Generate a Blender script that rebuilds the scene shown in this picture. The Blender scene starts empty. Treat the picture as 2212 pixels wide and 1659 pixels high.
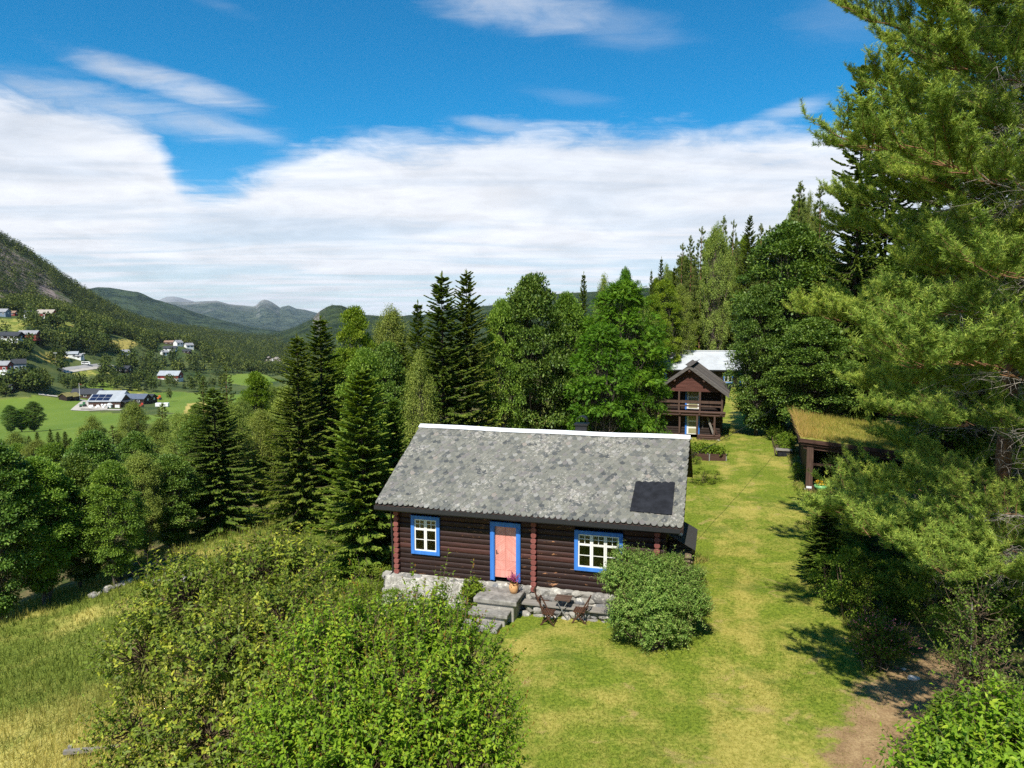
import bpy, bmesh, math, random
import numpy as np
from mathutils import Vector, Matrix
C = bpy.context.scene
COL = C.collection
random.seed(7)
# ------------------------------------------------------------------ camera
H = 10.3                      # drone height over the lawn
F = 1550.0                    # focal length in units of a 2212 px wide picture
PITCH = math.atan((829.5 - 690.0) / F)
cam_d = bpy.data.cameras.new('camera'); cam = bpy.data.objects.new('camera', cam_d); COL.objects.link(cam)
cam.location = (0, 0, H); cam.rotation_euler = (math.pi / 2 - PITCH, 0, 0)
cam_d.sensor_width = 36.0; cam_d.lens = 36.0 * F / 2212.0
cam_d.clip_start = 0.1; cam_d.clip_end = 60000
C.camera = cam
# ------------------------------------------------------------------ light
SUN = Vector((-0.24, -0.74, 1.0)).normalized()          # direction to the sun
SUN_EL = math.asin(SUN.z); SUN_AZ = math.atan2(SUN.x, SUN.y)
sd = bpy.data.lights.new('sun', 'SUN'); so = bpy.data.objects.new('sun', sd); COL.objects.link(so)
sd.energy = 4.9; sd.angle = math.radians(0.5); sd.color = (1.0, 0.95, 0.86)
so.rotation_euler = SUN.to_track_quat('Z', 'Y').to_euler()
C.view_settings.view_transform = 'Standard'; C.view_settings.look = 'None'
C.view_settings.exposure = 0.5; C.view_settings.gamma = 1.0
C.cycles.use_denoising = False; C.cycles.max_bounces = 6; C.cycles.diffuse_bounces = 3; C.cycles.glossy_bounces = 2
C.cycles.transmission_bounces = 4; C.cycles.transparent_max_bounces = 8; C.cycles.volume_bounces = 0
C.cycles.caustics_reflective = False; C.cycles.caustics_refractive = False
# ------------------------------------------------------------------ node helper
class NT:
    def __init__(s, tree): s.t = tree; s.n = tree.nodes; s.l = tree.links
    def new(s, typ, **kw):
        n = s.n.new(typ)
        for k, v in kw.items(): setattr(n, k, v)
        return n
    def put(s, sock, v):
        if v is None: return
        if isinstance(v, bpy.types.NodeSocket): s.l.new(v, sock)
        elif isinstance(v, (tuple, list)):
            n = len(sock.default_value)
            v = tuple(v)[:n] + ((1.0,) * (n - len(v)))
            sock.default_value = v
        else: sock.default_value = v
    def math(s, op, a, b=None, c=None, clamp=False):
        n = s.new('ShaderNodeMath', operation=op); n.use_clamp = clamp
        for i, v in enumerate((a, b, c)):
            if v is not None: s.put(n.inputs[i], v)
        return n.outputs[0]
    def mix(s, f, a, b, mode='MIX'):
        n = s.new('ShaderNodeMix', data_type='RGBA', blend_type=mode); n.clamp_factor = True
        s.put(n.inputs[0], f); s.put(n.inputs[6], a); s.put(n.inputs[7], b)
        return n.outputs[2]
    def smooth(s, x, a, b):
        n = s.new('ShaderNodeMapRange', interpolation_type='SMOOTHSTEP')
        s.put(n.inputs[0], x); n.inputs[1].default_value = a; n.inputs[2].default_value = b
        return n.outputs[0]
    def noise(s, vec, scale, detail=4, rough=.55, dist=0.0):
        n = s.new('ShaderNodeTexNoise'); s.put(n.inputs['Vector'], vec)
        n.inputs['Scale'].default_value = scale; n.inputs['Detail'].default_value = detail
        n.inputs['Roughness'].default_value = rough; n.inputs['Distortion'].default_value = dist
        return n.outputs[0]
    def mapv(s, vec, scale=(1, 1, 1), rot=(0, 0, 0), loc=(0, 0, 0)):
        n = s.new('ShaderNodeMapping'); s.put(n.inputs[0], vec)
        n.inputs['Scale'].default_value = scale; n.inputs['Rotation'].default_value = rot; n.inputs['Location'].default_value = loc
        return n.outputs[0]
    def ramp(s, f, stops):
        n = s.new('ShaderNodeValToRGB'); e = n.color_ramp.elements
        e[0].position, e[0].color = stops[0][0], (*stops[0][1], 1)
        e[1].position, e[1].color = stops[-1][0], (*stops[-1][1], 1)
        for p, c in stops[1:-1]:
            x = e.new(p); x.color = (*c, 1)
        s.put(n.inputs[0], f); return n.outputs[0]
    def attr(s, name):
        n = s.new('ShaderNodeAttribute', attribute_name=name); return n.outputs['Fac']
    def pos(s): return s.new('ShaderNodeNewGeometry').outputs['Position']
    def obj(s): return s.new('ShaderNodeTexCoord').outputs['Object']
    def orand(s): return s.new('ShaderNodeObjectInfo').outputs['Random']
# ------------------------------------------------------------------ sky
W = bpy.data.worlds.new('World'); C.world = W; W.use_nodes = True
W.node_tree.nodes.clear()
t = NT(W.node_tree)
sky = t.new('ShaderNodeTexSky', sky_type='NISHITA'); sky.sun_disc = False
sky.sun_elevation = SUN_EL; sky.sun_rotation = SUN_AZ; sky.altitude = 600; sky.air_density = 1.0; sky.dust_density = 0.35; sky.ozone_density = 3.0
dirv = t.new('ShaderNodeTexCoord').outputs['Generated']
sx = t.new('ShaderNodeSeparateXYZ'); t.put(sx.inputs[0], dirv); X, Y, Z = sx.outputs
az = t.math('DEGREES', t.math('ARCTAN2', X, Y)); el = t.math('DEGREES', t.math('ARCSINE', Z))
skyc = t.mix(1.0, sky.outputs[0], t.mix(t.smooth(el, -2.0, 15.0), (0.72, 0.92, 1.04), (0.085, 0.76, 1.03)), 'MULTIPLY')
# clouds live on a plane high overhead: perspective squeezes them into streaks near the horizon
iz = t.math('DIVIDE', 1.0, t.math('ADD', t.math('MAXIMUM', Z, 0.0), 0.045))
cv = t.new('ShaderNodeCombineXYZ'); t.put(cv.inputs[0], t.math('MULTIPLY', X, iz)); t.put(cv.inputs[1], t.math('MULTIPLY', Y, iz))
plane = cv.outputs[0]
n_big = t.noise(t.mapv(plane, (0.55, 0.8, 1), (0, 0, 0.25)), 1.3, 5, .55, .4)
n_fine = t.noise(t.mapv(plane, (0.5, 1.9, 1), (0, 0, 0.12)), 2.6, 7, .62, .6)
n_str = t.noise(t.mapv(plane, (0.22, .62, 1), (0, 0, -0.10)), 1.5, 4, .55, .8)
avn = t.new('ShaderNodeCombineXYZ'); t.put(avn.inputs[0], t.math('MULTIPLY', az, .10)); t.put(avn.inputs[1], t.math('MULTIPLY', el, .34)); n_ang = t.noise(avn.outputs[0], 1.7, 9, .62, .5)
fc = t.new('ShaderNodeFloatCurve'); cu = fc.mapping.curves[0]
prof = [(-75, 17), (-45, 16.2), (-36, 15.2), (-32, 14.9), (-28, 14.0), (-25.5, 12.4), (-23.7, 9.8), (-22, 9.8), (-19, 11.0), (-15, 12.4), (-11, 13.3), (-5, 14.0), (0, 14.4), (8, 14.4), (16, 13.9), (24, 13.2), (45, 12), (75, 12)]
cu.points[0].location = (0, prof[0][1] / 20); cu.points[1].location = (1, prof[-1][1] / 20)
for a, e in prof[1:-1]: cu.points.new((a + 75) / 150, e / 20)
for p in cu.points: p.handle_type = 'AUTO'
fc.mapping.update()
t.put(fc.inputs[1], t.math('DIVIDE', t.math('ADD', az, 75.0), 150.0))
edge = t.math('MULTIPLY', fc.outputs[0], 20.0)
wob = t.math('ADD', t.math('MULTIPLY', t.math('SUBTRACT', n_big, .5), 4.0), t.math('ADD', t.math('MULTIPLY', t.math('SUBTRACT', n_fine, .5), 2.0), t.math('MULTIPLY', t.math('SUBTRACT', n_ang, .5), 3.6)))
bank = t.smooth(t.math('ADD', t.math('SUBTRACT', edge, el), wob), -0.8, 2.0)
dens = t.math('MULTIPLY', bank, t.math('ADD', 0.84, t.math('MULTIPLY', t.smooth(n_str, .3, .6), 0.16)))
low = t.smooth(el, 9.0, 1.0)
dens = t.math('MULTIPLY', dens, t.math('SUBTRACT', 1.0, t.math('MULTIPLY', low, t.math('MULTIPLY', t.smooth(n_str, .62, .40), 0.26))))
t_gain = 0.95
def wisp(a0, e0, la, le, tilt, amt):
    da = t.math('SUBTRACT', az, a0); de = t.math('SUBTRACT', t.math('SUBTRACT', el, e0), t.math('MULTIPLY', da, tilt))
    q = t.math('ADD', t.math('POWER', t.math('ABSOLUTE', t.math('DIVIDE', da, la)), 2.0), t.math('POWER', t.math('ABSOLUTE', t.math('DIVIDE', de, le)), 2.0))
    q = t.math('ADD', q, t.math('ADD', t.math('MULTIPLY', t.math('SUBTRACT', n_fine, .5), 2.6), t.math('MULTIPLY', t.math('SUBTRACT', n_ang, .5), 2.6)))
    return t.math('MULTIPLY', t.math('POWER', t.smooth(q, 1.9, -.8), 1.5), amt * t_gain)
for w in ((0.5, 22.6, 7.5, 1.7, -.10, .62), (7.5, 21.2, 5.5, 1.6, -.16, .22), (-25.2, 16.0, 6.0, 1.0, -.16, .75), (-27, 14.2, 8.5, 1.3, -.10, .6), (-20.6, 13.6, 3.8, .7, -.2, .42),
          (20.2, 14.5, 3.0, .7, .22, .55), (4.5, 16.6, 4.0, .6, -.15, .12), (24.0, 20.5, 4, 2.4, 0, .12), (-28.0, 23.0, 8, .6, -.25, .12), (-8.5, 13.6, 4.2, .6, -.06, .55), (0, 14.6, 5, .6, -.1, .5)):
    dens = t.math('MAXIMUM', dens, wisp(*w))
cb = t.math('ADD', t.math('MULTIPLY', t.smooth(n_big, .25, .7), .10), t.math('MULTIPLY', t.smooth(n_str, .3, .7), .14))
cb = t.math('ADD', cb, t.math('MULTIPLY', t.smooth(n_ang, .34, .64), .10))
cb = t.math('SUBTRACT', t.math('ADD', 5.2, t.math('MULTIPLY', cb, 9.0)), t.math('MULTIPLY', low, 0.5))
cc = t.new('ShaderNodeCombineXYZ')
for i, k in enumerate((.955, .985, 1.05)): t.put(cc.inputs[i], t.math('MULTIPLY', cb, k))
full = t.mix(dens, skyc, cc.outputs[0])
bg = t.new('ShaderNodeBackground'); t.put(bg.inputs[0], full); bg.inputs[1].default_value = 0.1
wo = t.new('ShaderNodeOutputWorld'); t.l.new(bg.outputs[0], wo.inputs[0])
# ------------------------------------------------------------------ pixel -> ray helpers (used once, to survey positions)
cP, sP = math.cos(PITCH), math.sin(PITCH)
def ray(px, py):
    u = (np.asarray(px, float) - 1106) / F; v = (829.5 - np.asarray(py, float)) / F
    return np.stack([u + 0 * v, cP + v * sP + 0 * u, -sP + v * cP + 0 * u], -1)
def at(px, py, y):
    r = ray(px, py); k = y / r[..., 1]
    p = r * k[..., None] if np.ndim(k) else r * k
    return p + np.array([0, 0, H])
# ------------------------------------------------------------------ terrain
TH = 0.281
def sst(a, b, x):
    q = np.clip((x - a) / (b - a), 0, 1); return q * q * (3 - 2 * q)
_s = np.array([-700, -330, -286, -240, -31, -18, -12, -8, -5, 4, 9, 14, 40, 120, 400.])
_z = np.array([-43.5, -43.3, -42.5, -35.5, -3.75, -1.95, -0.9, -0.25, 0, .22, .75, 2.2, 11.5, 38, 90.])
def near_z(x, y):
    s = .9608 * x - .2773 * y; tt = .2773 * x + .9608 * y
    z = np.interp(s, _s, _z)
    z = z + 0.55 * sst(27, 60, tt) * sst(-14, -2, s)
    z = z + np.maximum(0, tt - 122) * 0.16 * sst(-60, -10, s) * (1 - sst(150, 420, tt) * .6)
    return z + 0.05 * np.sin(x * .9 + 1.3 * np.sin(y * .5)) * np.sin(y * .7 + x * .2)
FAR = [(0,935,330),(100,930,345),(240,905,390),(0,862,475),(235,885,425),(340,878,440),(160,858,495),(-150,930,330),(-150,862,475),
 (0,800,545),(20,795,520),(100,830,560),(200,835,580),(370,818,660),(300,800,690),(450,832,640),(560,850,560),(520,806,900),(600,792,1050),(600,760,1500),
 (190,790,640),(100,770,645),(180,762,680),(60,726,660),(20,730,640),(0,702,700),(50,702,720),(100,687,770),(40,684,800),(150,702,760),
 (250,745,760),(200,737,740),(300,741,820),(385,750,850),(330,758,830),(420,752,880),(350,792,740),(-150,690,720),(-150,800,540),
 (0,664,900),(0,616,1050),(0,574,1180),(0,532,1300),(-150,430,1350),(50,543,1350),(100,578,1400),(150,615,1450),(185,643,1550),(230,672,1650),(280,690,1800),(360,705,2000),(440,716,2300),(560,727,2700),
 (0,560,1900),(50,580,1900),(100,610,1950),(150,645,2000),(185,668,2100),(230,690,2250),(280,710,2500),(360,722,2800),(440,730,3000),
 (100,662,950),(200,700,1050),(280,718,1150),(350,730,1300),(450,742,1500),(560,748,1900),(640,752,1900),
 (700,748,1500),(800,748,1500),(900,745,1400),(1106,740,1200),(1300,715,900),(1500,700,700),(1700,690,600),(2000,660,500),(2300,640,480),
 (700,800,700),(800,830,520),(950,820,420),(1106,800,380),(1106,770,600),(1300,760,420),(700,735,3300),(1200,720,3300),(2000,690,3000),(300,720,3300),(0,600,3300)]
fa = np.array(FAR, float); _r = ray(fa[:, 0], fa[:, 1])
f_az = np.arctan2(_r[:, 0], _r[:, 1]); f_sl = _r[:, 2] / np.hypot(_r[:, 0], _r[:, 1]); f_ld = np.log(fa[:, 2])
KA, KD = 2.0, 1.0
def _kern(a, d): return np.sqrt((KA * (a[:, None] - f_az[None]))**2 + (KD * (d[:, None] - f_ld[None]))**2 + 1e-4)
_A = np.block([[_kern(f_az, f_ld), np.ones((len(f_az), 1))], [np.ones((1, len(f_az))), np.zeros((1, 1))]])
_w = np.linalg.solve(_A, np.append(f_sl, 0))
def far_z(x, y):
    a = np.clip(np.arctan2(x, y), -.8, .8); d = np.log(np.maximum(np.hypot(x, y), 1.0))
    o = np.empty(a.shape)
    for i in range(0, len(a), 40000):
        o[i:i + 40000] = _kern(a[i:i + 40000], d[i:i + 40000]) @ _w[:-1] + _w[-1]
    dd = np.exp(d)
    return H + dd * o + dd * 0.0012 * np.sin(x * .021 + np.sin(y * .013) * 2) * sst(800, 1500, dd)
def ground(x, y):
    sc = np.ndim(x) == 0
    x = np.atleast_1d(np.asarray(x, float)).ravel(); y = np.atleast_1d(np.asarray(y, float)).ravel()
    d = np.hypot(x, y); w = sst(math.log(225), math.log(330), np.log(np.maximum(d, 1)))
    back = sst(-.1, .35, y / np.maximum(d, 1e-6)); w = w * back
    z = near_z(x, y); m = w > 0
    if m.any(): z[m] = (1 - w[m]) * z[m] + w[m] * far_z(x[m], y[m])
    return float(z[0]) if sc else z
def hit(px, py, d0=6, d1=3400):
    """where the sight line through a photo point meets the terrain"""
    r = ray(px, py); r = r / np.hypot(r[0], r[1])
    ds = np.exp(np.linspace(math.log(d0), math.log(d1), 700))
    zz = ground(r[0] * ds, r[1] * ds); below = np.nonzero(H + r[2] * ds < zz)[0]
    if len(below) == 0: d = d1
    else:
        i = max(below[0], 1); a, b = ds[i - 1], ds[i]
        fa_, fb = H + r[2] * a - zz[i - 1], H + r[2] * b - zz[i]
        d = a + (b - a) * fa_ / (fa_ - fb)
    x, y = r[0] * d, r[1] * d
    return np.array([x, y, ground(x, y)])
def in_poly(x, y, poly):
    ins = np.zeros(x.shape, bool); n = len(poly)
    for i in range(n):
        x0, y0 = poly[i]; x1, y1 = poly[(i + 1) % n]
        c = ((y0 > y) != (y1 > y)) & (x < (x1 - x0) * (y - y0) / (y1 - y0 + 1e-12) + x0)
        ins ^= c
    return ins
def wpoly(pts): return [tuple(hit(*p)[:2]) for p in pts]
GREEN_F = [wpoly(p) for p in ([(-60,862),(60,857),(150,862),(190,858),(190,890),(255,893),(430,892),(420,905),(330,915),(260,920),(250,950),(-60,960)],
   [(315,850),(380,846),(560,852),(640,880),(350,888),(330,868)],[(180,828),(215,824),(250,830),(240,842),(190,843)],[(480,812),(560,806),(600,822),(540,834),(490,826)])]
GOLD_F = [wpoly(p) for p in ([(180,735),(205,733),(270,733),(300,741),(270,760),(215,748)],[(70,766),(110,760),(148,766),(150,779),(110,785),(85,776)],
   [(405,872),(440,868),(470,890),(430,905),(392,897)])]
MEAD_F = [wpoly(p) for p in ([(-80,690),(40,688),(60,700),(45,716),(-80,722)],[(120,691),(158,697),(165,716),(170,735),(130,728),(112,705)],[(8,736),(40,734),(40,746),(15,752)],[(240,842),(300,838),(320,850),(200,852)],
   [(130,805),(200,800),(240,806),(180,815)],[(410,745),(440,745),(450,758),(415,758)])]
DIRT_P = [wpoly(p) for p in ([(1775,1625),(1800,1560),(1860,1480),(1920,1430),(2020,1410),(2100,1450),(2110,1540),(2020,1640),(1900,1720),(1810,1690)],)]
WORN = [np.array([hit(*p)[:2] for p in q]) for q in ([(1660,1650),(1615,1450),(1600,1290),(1612,1120),(1605,1000),(1590,910),(1588,850)], [(1590,1660),(1560,1440),(1556,1280),(1570,1120),(1572,1000)], [(1120,1400),(1230,1350),(1330,1420)], [(1640,985),(1690,1010)], [(1420,1560),(1300,1500),(1200,1560)])]
def worn(x, y):
    o = np.zeros(x.shape)
    for L in WORN:
        for a, b in zip(L[:-1], L[1:]):
            ab = b - a; k = np.clip(((x - a[0]) * ab[0] + (y - a[1]) * ab[1]) / (ab @ ab), 0, 1); o = np.maximum(o, 1 - sst(.1, .85, np.hypot(x - a[0] - k * ab[0], y - a[1] - k * ab[1])))
    return o * (.55 + .45 * np.sin(x * 1.7 + 2 * np.sin(y * .6)) * np.sin(y * .9 + x))
def dirt_w(x, y):
    P = np.array(DIRT_P[0]); dm = np.full(x.shape, 1e9)
    for a, b in zip(P, np.roll(P, -1, 0)):
        ab = b - a; k = np.clip(((x - a[0]) * ab[0] + (y - a[1]) * ab[1]) / (ab @ ab), 0, 1); dm = np.minimum(dm, np.hypot(x - a[0] - k * ab[0], y - a[1] - k * ab[1]))
    return sst(-1.0, .9, np.where(in_poly(x, y, DIRT_P[0]), dm, -dm))
def soft(x, y, polys):
    return np.any([in_poly(x, y, p) for p in polys], axis=0).astype(float) if polys else np.zeros(x.shape)
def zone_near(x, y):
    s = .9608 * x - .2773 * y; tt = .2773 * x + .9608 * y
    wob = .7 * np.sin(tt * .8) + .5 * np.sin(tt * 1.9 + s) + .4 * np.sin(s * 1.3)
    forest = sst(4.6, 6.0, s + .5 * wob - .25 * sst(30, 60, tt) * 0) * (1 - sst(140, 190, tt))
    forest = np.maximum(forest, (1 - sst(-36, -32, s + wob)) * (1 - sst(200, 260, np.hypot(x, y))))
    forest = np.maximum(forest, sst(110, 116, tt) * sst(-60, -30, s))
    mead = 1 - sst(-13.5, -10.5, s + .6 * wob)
    return forest, mead
def mk_mesh(name, verts, faces_flat, fsize, mats=(), smooth=False, attrs=None, fmat=None):
    me = bpy.data.meshes.new(name); verts = np.asarray(verts, np.float32)
    faces_flat = np.asarray(faces_flat, np.int32).ravel()
    nf = len(faces_flat) // fsize if np.isscalar(fsize) else len(fsize)
    starts = np.arange(nf) * fsize if np.isscalar(fsize) else np.concatenate([[0], np.cumsum(fsize)[:-1]])
    me.vertices.add(len(verts)); me.vertices.foreach_set('co', verts.ravel())
    me.loops.add(len(faces_flat)); me.loops.foreach_set('vertex_index', faces_flat)
    me.polygons.add(nf); me.polygons.foreach_set('loop_start', starts.astype(np.int32))
    if smooth: me.polygons.foreach_set('use_smooth', np.ones(nf, bool))
    for m in mats: me.materials.append(m)
    if fmat is not None: me.polygons.foreach_set('material_index', np.asarray(fmat, np.int32))
    me.update(calc_edges=True)
    for k, v in (attrs or {}).items():
        dom = 'FACE' if len(v) == nf else 'POINT'
        a = me.attributes.new(k, 'FLOAT', dom); a.data.foreach_set('value', np.asarray(v, np.float32))
    return me
def link(name, me, parent=None, loc=None):
    o = bpy.data.objects.new(name, me); COL.objects.link(o)
    if parent is not None: o.parent = parent
    if loc is not None: o.location = [float(v) for v in loc]
    return o
def tag(o, label=None, cat=None, group=None, kind=None):
    for k, v in (('label', label), ('category', cat), ('group', group), ('kind', kind)):
        if v: o[k] = v
    return o
def thing(name, label, cat, loc=(0, 0, 0), rz=0.0, group=None, scale=None):
    o = bpy.data.objects.new(name, None); COL.objects.link(o); o.empty_display_size = .2
    o.location = [float(v) for v in loc]; o.rotation_euler = (0, 0, float(rz))
    if scale is not None: o.scale = scale
    return tag(o, label, cat, group)
# ------------------------------------------------------------------ materials
MATS = {}
def principled(t, col, rough=.8, spec=.3, bump=None, bs=.3, bd=.02):
    b = t.new('ShaderNodeBsdfPrincipled'); t.put(b.inputs['Base Color'], col); t.put(b.inputs['Roughness'], rough)
    b.inputs['Specular IOR Level'].default_value = spec
    if bump is not None:
        bn = t.new('ShaderNodeBump'); t.put(bn.inputs['Height'], bump); bn.inputs['Strength'].default_value = bs; bn.inputs['Distance'].default_value = bd
        t.l.new(bn.outputs[0], b.inputs['Normal'])
    return b
def mat(name, fn):
    if name in MATS: return MATS[name]
    m = bpy.data.materials.new(name); m.use_nodes = True; m.node_tree.nodes.clear(); t = NT(m.node_tree)
    out = t.new('ShaderNodeOutputMaterial'); s = fn(t); t.l.new(s.outputs[0], out.inputs[0])
    MATS[name] = m; return m
def plain(name, col, rough=.7, spec=.3, var=.12, scale=6., stretch=(1, 1, 1), metal=0., bump=.0):
    def fn(t):
        n = t.noise(t.mapv(t.obj(), stretch), scale, 6, .65)
        c = t.mix(t.smooth(n, .25, .75), tuple(v * (1 - var) for v in col), tuple(min(1, v * (1 + var)) for v in col))
        b = principled(t, c, rough, spec, n if bump else None, bump, .01); b.inputs['Metallic'].default_value = metal
        return b
    return mat(name, fn)
def lawn_colour(t, p):
    a = t.noise(p, .22, 3, .6, .6); b = t.noise(t.mapv(p, (1, 1, .2)), 1.1, 4, .65); c = t.noise(t.mapv(p, (1, 1, .2)), 9.0, 5, .7)
    g = t.mix(t.smooth(c, .3, .7), (.085, .128, .012), (.205, .250, .026))
    y = t.mix(t.smooth(c, .3, .7), (.25, .225, .040), (.40, .345, .085))
    k = t.math('ADD', t.math('MULTIPLY', a, .55), t.math('ADD', t.math('MULTIPLY', b, .5), t.math('MULTIPLY', c, .18)))
    sy = t.new('ShaderNodeSeparateXYZ'); t.put(sy.inputs[0], p); k = t.math('ADD', k, t.math('MULTIPLY', t.smooth(sy.outputs[1], 23.0, 15.0), .035)); k = t.math('ADD', k, t.math('MULTIPLY', t.attr('worn'), .18))
    d = t.noise(p, .55, 4, .6, .5); col = t.mix(t.smooth(k, .56, .82), g, y)
    col = t.mix(t.math('MULTIPLY', t.smooth(d, .56, .68), .55), col, (.075, .125, .014))
    return t.mix(t.math('MULTIPLY', t.smooth(t.noise(p, .8, 5, .68, .8), .58, .70), .75), col, (.36, .27, .105)), c
def meadow_colour(t, p):
    a = t.noise(p, .16, 3, .6, .8); c = t.noise(t.mapv(p, (1, 1, .2)), 7.0, 5, .7)
    g = t.mix(t.smooth(c, .3, .7), (.085, .125, .018), (.20, .235, .035))
    y = t.mix(t.smooth(c, .3, .7), (.32, .29, .06), (.50, .43, .125))
    k = t.math('ADD', t.math('MULTIPLY', a, .9), t.math('MULTIPLY', c, .2))
    sy = t.new('ShaderNodeSeparateXYZ'); t.put(sy.inputs[0], p); k = t.math('ADD', k, t.math('SUBTRACT', t.math('MULTIPLY', t.smooth(sy.outputs[1], 24.0, 17.0), .24), .04))
    return t.mix(t.smooth(k, .45, .66), g, y), c
def ground_mat(t):
    p = t.pos(); lc, n1 = lawn_colour(t, p); mc, n2 = meadow_colour(t, p)
    col = t.mix(t.attr('meadow'), lc, mc)
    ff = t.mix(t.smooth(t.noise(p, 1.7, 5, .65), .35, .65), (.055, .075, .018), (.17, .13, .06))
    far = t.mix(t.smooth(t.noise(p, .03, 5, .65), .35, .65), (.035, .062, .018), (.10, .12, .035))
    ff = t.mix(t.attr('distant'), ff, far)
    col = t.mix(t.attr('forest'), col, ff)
    nd = t.math('ADD', t.math('MULTIPLY', t.noise(p, 2.2, 5, .7), .45), t.math('MULTIPLY', t.noise(p, 17.0, 6, .75), .55))
    dc = t.ramp(nd, [(.28, (.10, .058, .030)), (.5, (.27, .175, .088)), (.72, (.47, .345, .175))])
    wd = t.smooth(t.math('ADD', t.attr('dirt'), t.math('MULTIPLY', t.math('SUBTRACT', t.noise(p, 1.3, 7, .75), .5), 2.4)), .35, .85)
    col = t.mix(wd, col, dc)
    fn = t.noise(t.mapv(p, (.03, .012, 0), (0, 0, .5)), 1.0, 5, .6)
    col = t.mix(t.attr('field'), col, t.mix(t.smooth(fn, .3, .7), (.10, .165, .022), (.15, .21, .03)))
    col = t.mix(t.attr('gold'), col, t.mix(t.smooth(fn, .3, .7), (.33, .27, .06), (.46, .36, .11)))
    rk = t.noise(p, .035, 6, .7, .5)
    col = t.mix(t.math('MULTIPLY', t.attr('rock'), t.smooth(rk, .38, .55)), col, t.ramp(t.noise(p, .12, 6, .75), [(.32, (.05, .04, .035)), (.48, (.20, .15, .13)), (.68, (.40, .32, .28))]))
    return principled(t, col, .95, .12, t.noise(p, 14.0, 5, .7), .45, .05)
MAT_GROUND = mat('ground', ground_mat)
ROCK_P = [(-60, 480), (0, 522), (50, 552), (105, 590), (118, 622), (160, 655), (150, 676), (80, 655), (-60, 660)]
def proj(p):
    p = np.asarray(p, float) - np.array([0, 0, H]); d = p[..., 1] * cP - p[..., 2] * sP; u = p[..., 1] * sP + p[..., 2] * cP; return 1106 + F * p[..., 0] / d, 829.5 - F * u / d
def build_ground():
    fine = np.radians(np.arange(-44, 44.01, .115)); coarse = np.radians(np.arange(48, 312.1, 4.0))
    A = np.concatenate([fine, coarse]); R = np.concatenate([[.4], np.exp(np.linspace(math.log(3), math.log(3300), 620))])
    aa, rr = np.meshgrid(A, R); x = (rr * np.sin(aa)).ravel(); y = (rr * np.cos(aa)).ravel(); z = ground(x, y)
    na, nr = len(A), len(R); i = np.arange(nr - 1)[:, None] * na; j = np.arange(na)[None]; k = (np.arange(na)[None] + 1) % na
    fcs = np.stack([i + j, i + na + j, i + na + k, i + k], -1).reshape(-1, 4)[:, ::-1]
    d = np.hypot(x, y); forest, mead = zone_near(x, y); fr = sst(200, 300, d)
    z_f = soft(x, y, GREEN_F) * (d > 200); z_g = soft(x, y, GOLD_F) * (d > 200); z_m = soft(x, y, MEAD_F) * (d > 200)
    s2 = fr * (1 - np.maximum.reduce([z_f, z_g, z_m])); forest = np.maximum(forest, s2); mead = np.maximum(mead, z_m); forest = forest * (1 - z_m)
    def blur(a):
        a = a.reshape(nr, na); b = a.copy()
        for _ in range(10): b[1:-1, 1:len(fine) - 1] = (b[:-2, 1:len(fine) - 1] + b[2:, 1:len(fine) - 1] + b[1:-1, :len(fine) - 2] + b[1:-1, 2:len(fine)]) / 4
        return b.ravel()
    dirt = dirt_w(x, y) * (d < 60)
    zz = z.reshape(nr, na); slope = np.abs(np.gradient(zz, axis=0)) / np.maximum(np.gradient(rr, axis=0), .01)
    qx, qy = proj(np.stack([x, y, z], 1)); rock = blur(in_poly(qx, qy, ROCK_P).astype(float) * (d > 900) * (y > 0))
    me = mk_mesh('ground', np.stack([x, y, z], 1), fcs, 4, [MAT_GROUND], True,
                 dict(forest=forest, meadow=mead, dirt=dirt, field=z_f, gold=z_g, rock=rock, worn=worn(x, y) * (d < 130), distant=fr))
    tag(link('ground', me), kind='structure')
build_ground()
# ------------------------------------------------------------------ far ridges
def vnoise(x, y, seed):
    r = np.random.default_rng(seed); o = 0 * x; amp = 1.0; fq = 1.0
    for k in range(6):
        th = r.uniform(0, 6.28, 3); ph = r.uniform(0, 6.28, 3)
        for a, p in zip(th, ph): o = o + amp / 3 * np.sin((x * np.cos(a) + y * np.sin(a)) * fq + p + 1.5 * np.sin((x * np.sin(a) - y * np.cos(a)) * fq * .7 + p))
        amp *= .52; fq *= 2.05
    return o
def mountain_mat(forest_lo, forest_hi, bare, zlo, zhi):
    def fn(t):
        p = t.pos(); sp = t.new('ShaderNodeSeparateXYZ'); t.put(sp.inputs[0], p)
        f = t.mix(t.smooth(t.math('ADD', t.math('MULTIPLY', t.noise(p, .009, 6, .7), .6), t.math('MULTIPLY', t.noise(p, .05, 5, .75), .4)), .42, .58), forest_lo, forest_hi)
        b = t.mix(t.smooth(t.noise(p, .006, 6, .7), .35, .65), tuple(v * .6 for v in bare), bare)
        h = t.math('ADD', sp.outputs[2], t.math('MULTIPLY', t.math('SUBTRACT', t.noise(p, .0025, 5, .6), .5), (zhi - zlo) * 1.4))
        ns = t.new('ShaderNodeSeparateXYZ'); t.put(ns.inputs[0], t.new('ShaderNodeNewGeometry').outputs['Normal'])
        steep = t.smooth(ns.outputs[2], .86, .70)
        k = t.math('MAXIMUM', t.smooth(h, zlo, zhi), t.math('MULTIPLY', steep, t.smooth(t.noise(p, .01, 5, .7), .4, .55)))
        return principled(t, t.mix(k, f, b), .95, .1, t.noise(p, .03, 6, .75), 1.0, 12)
    return fn
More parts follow.
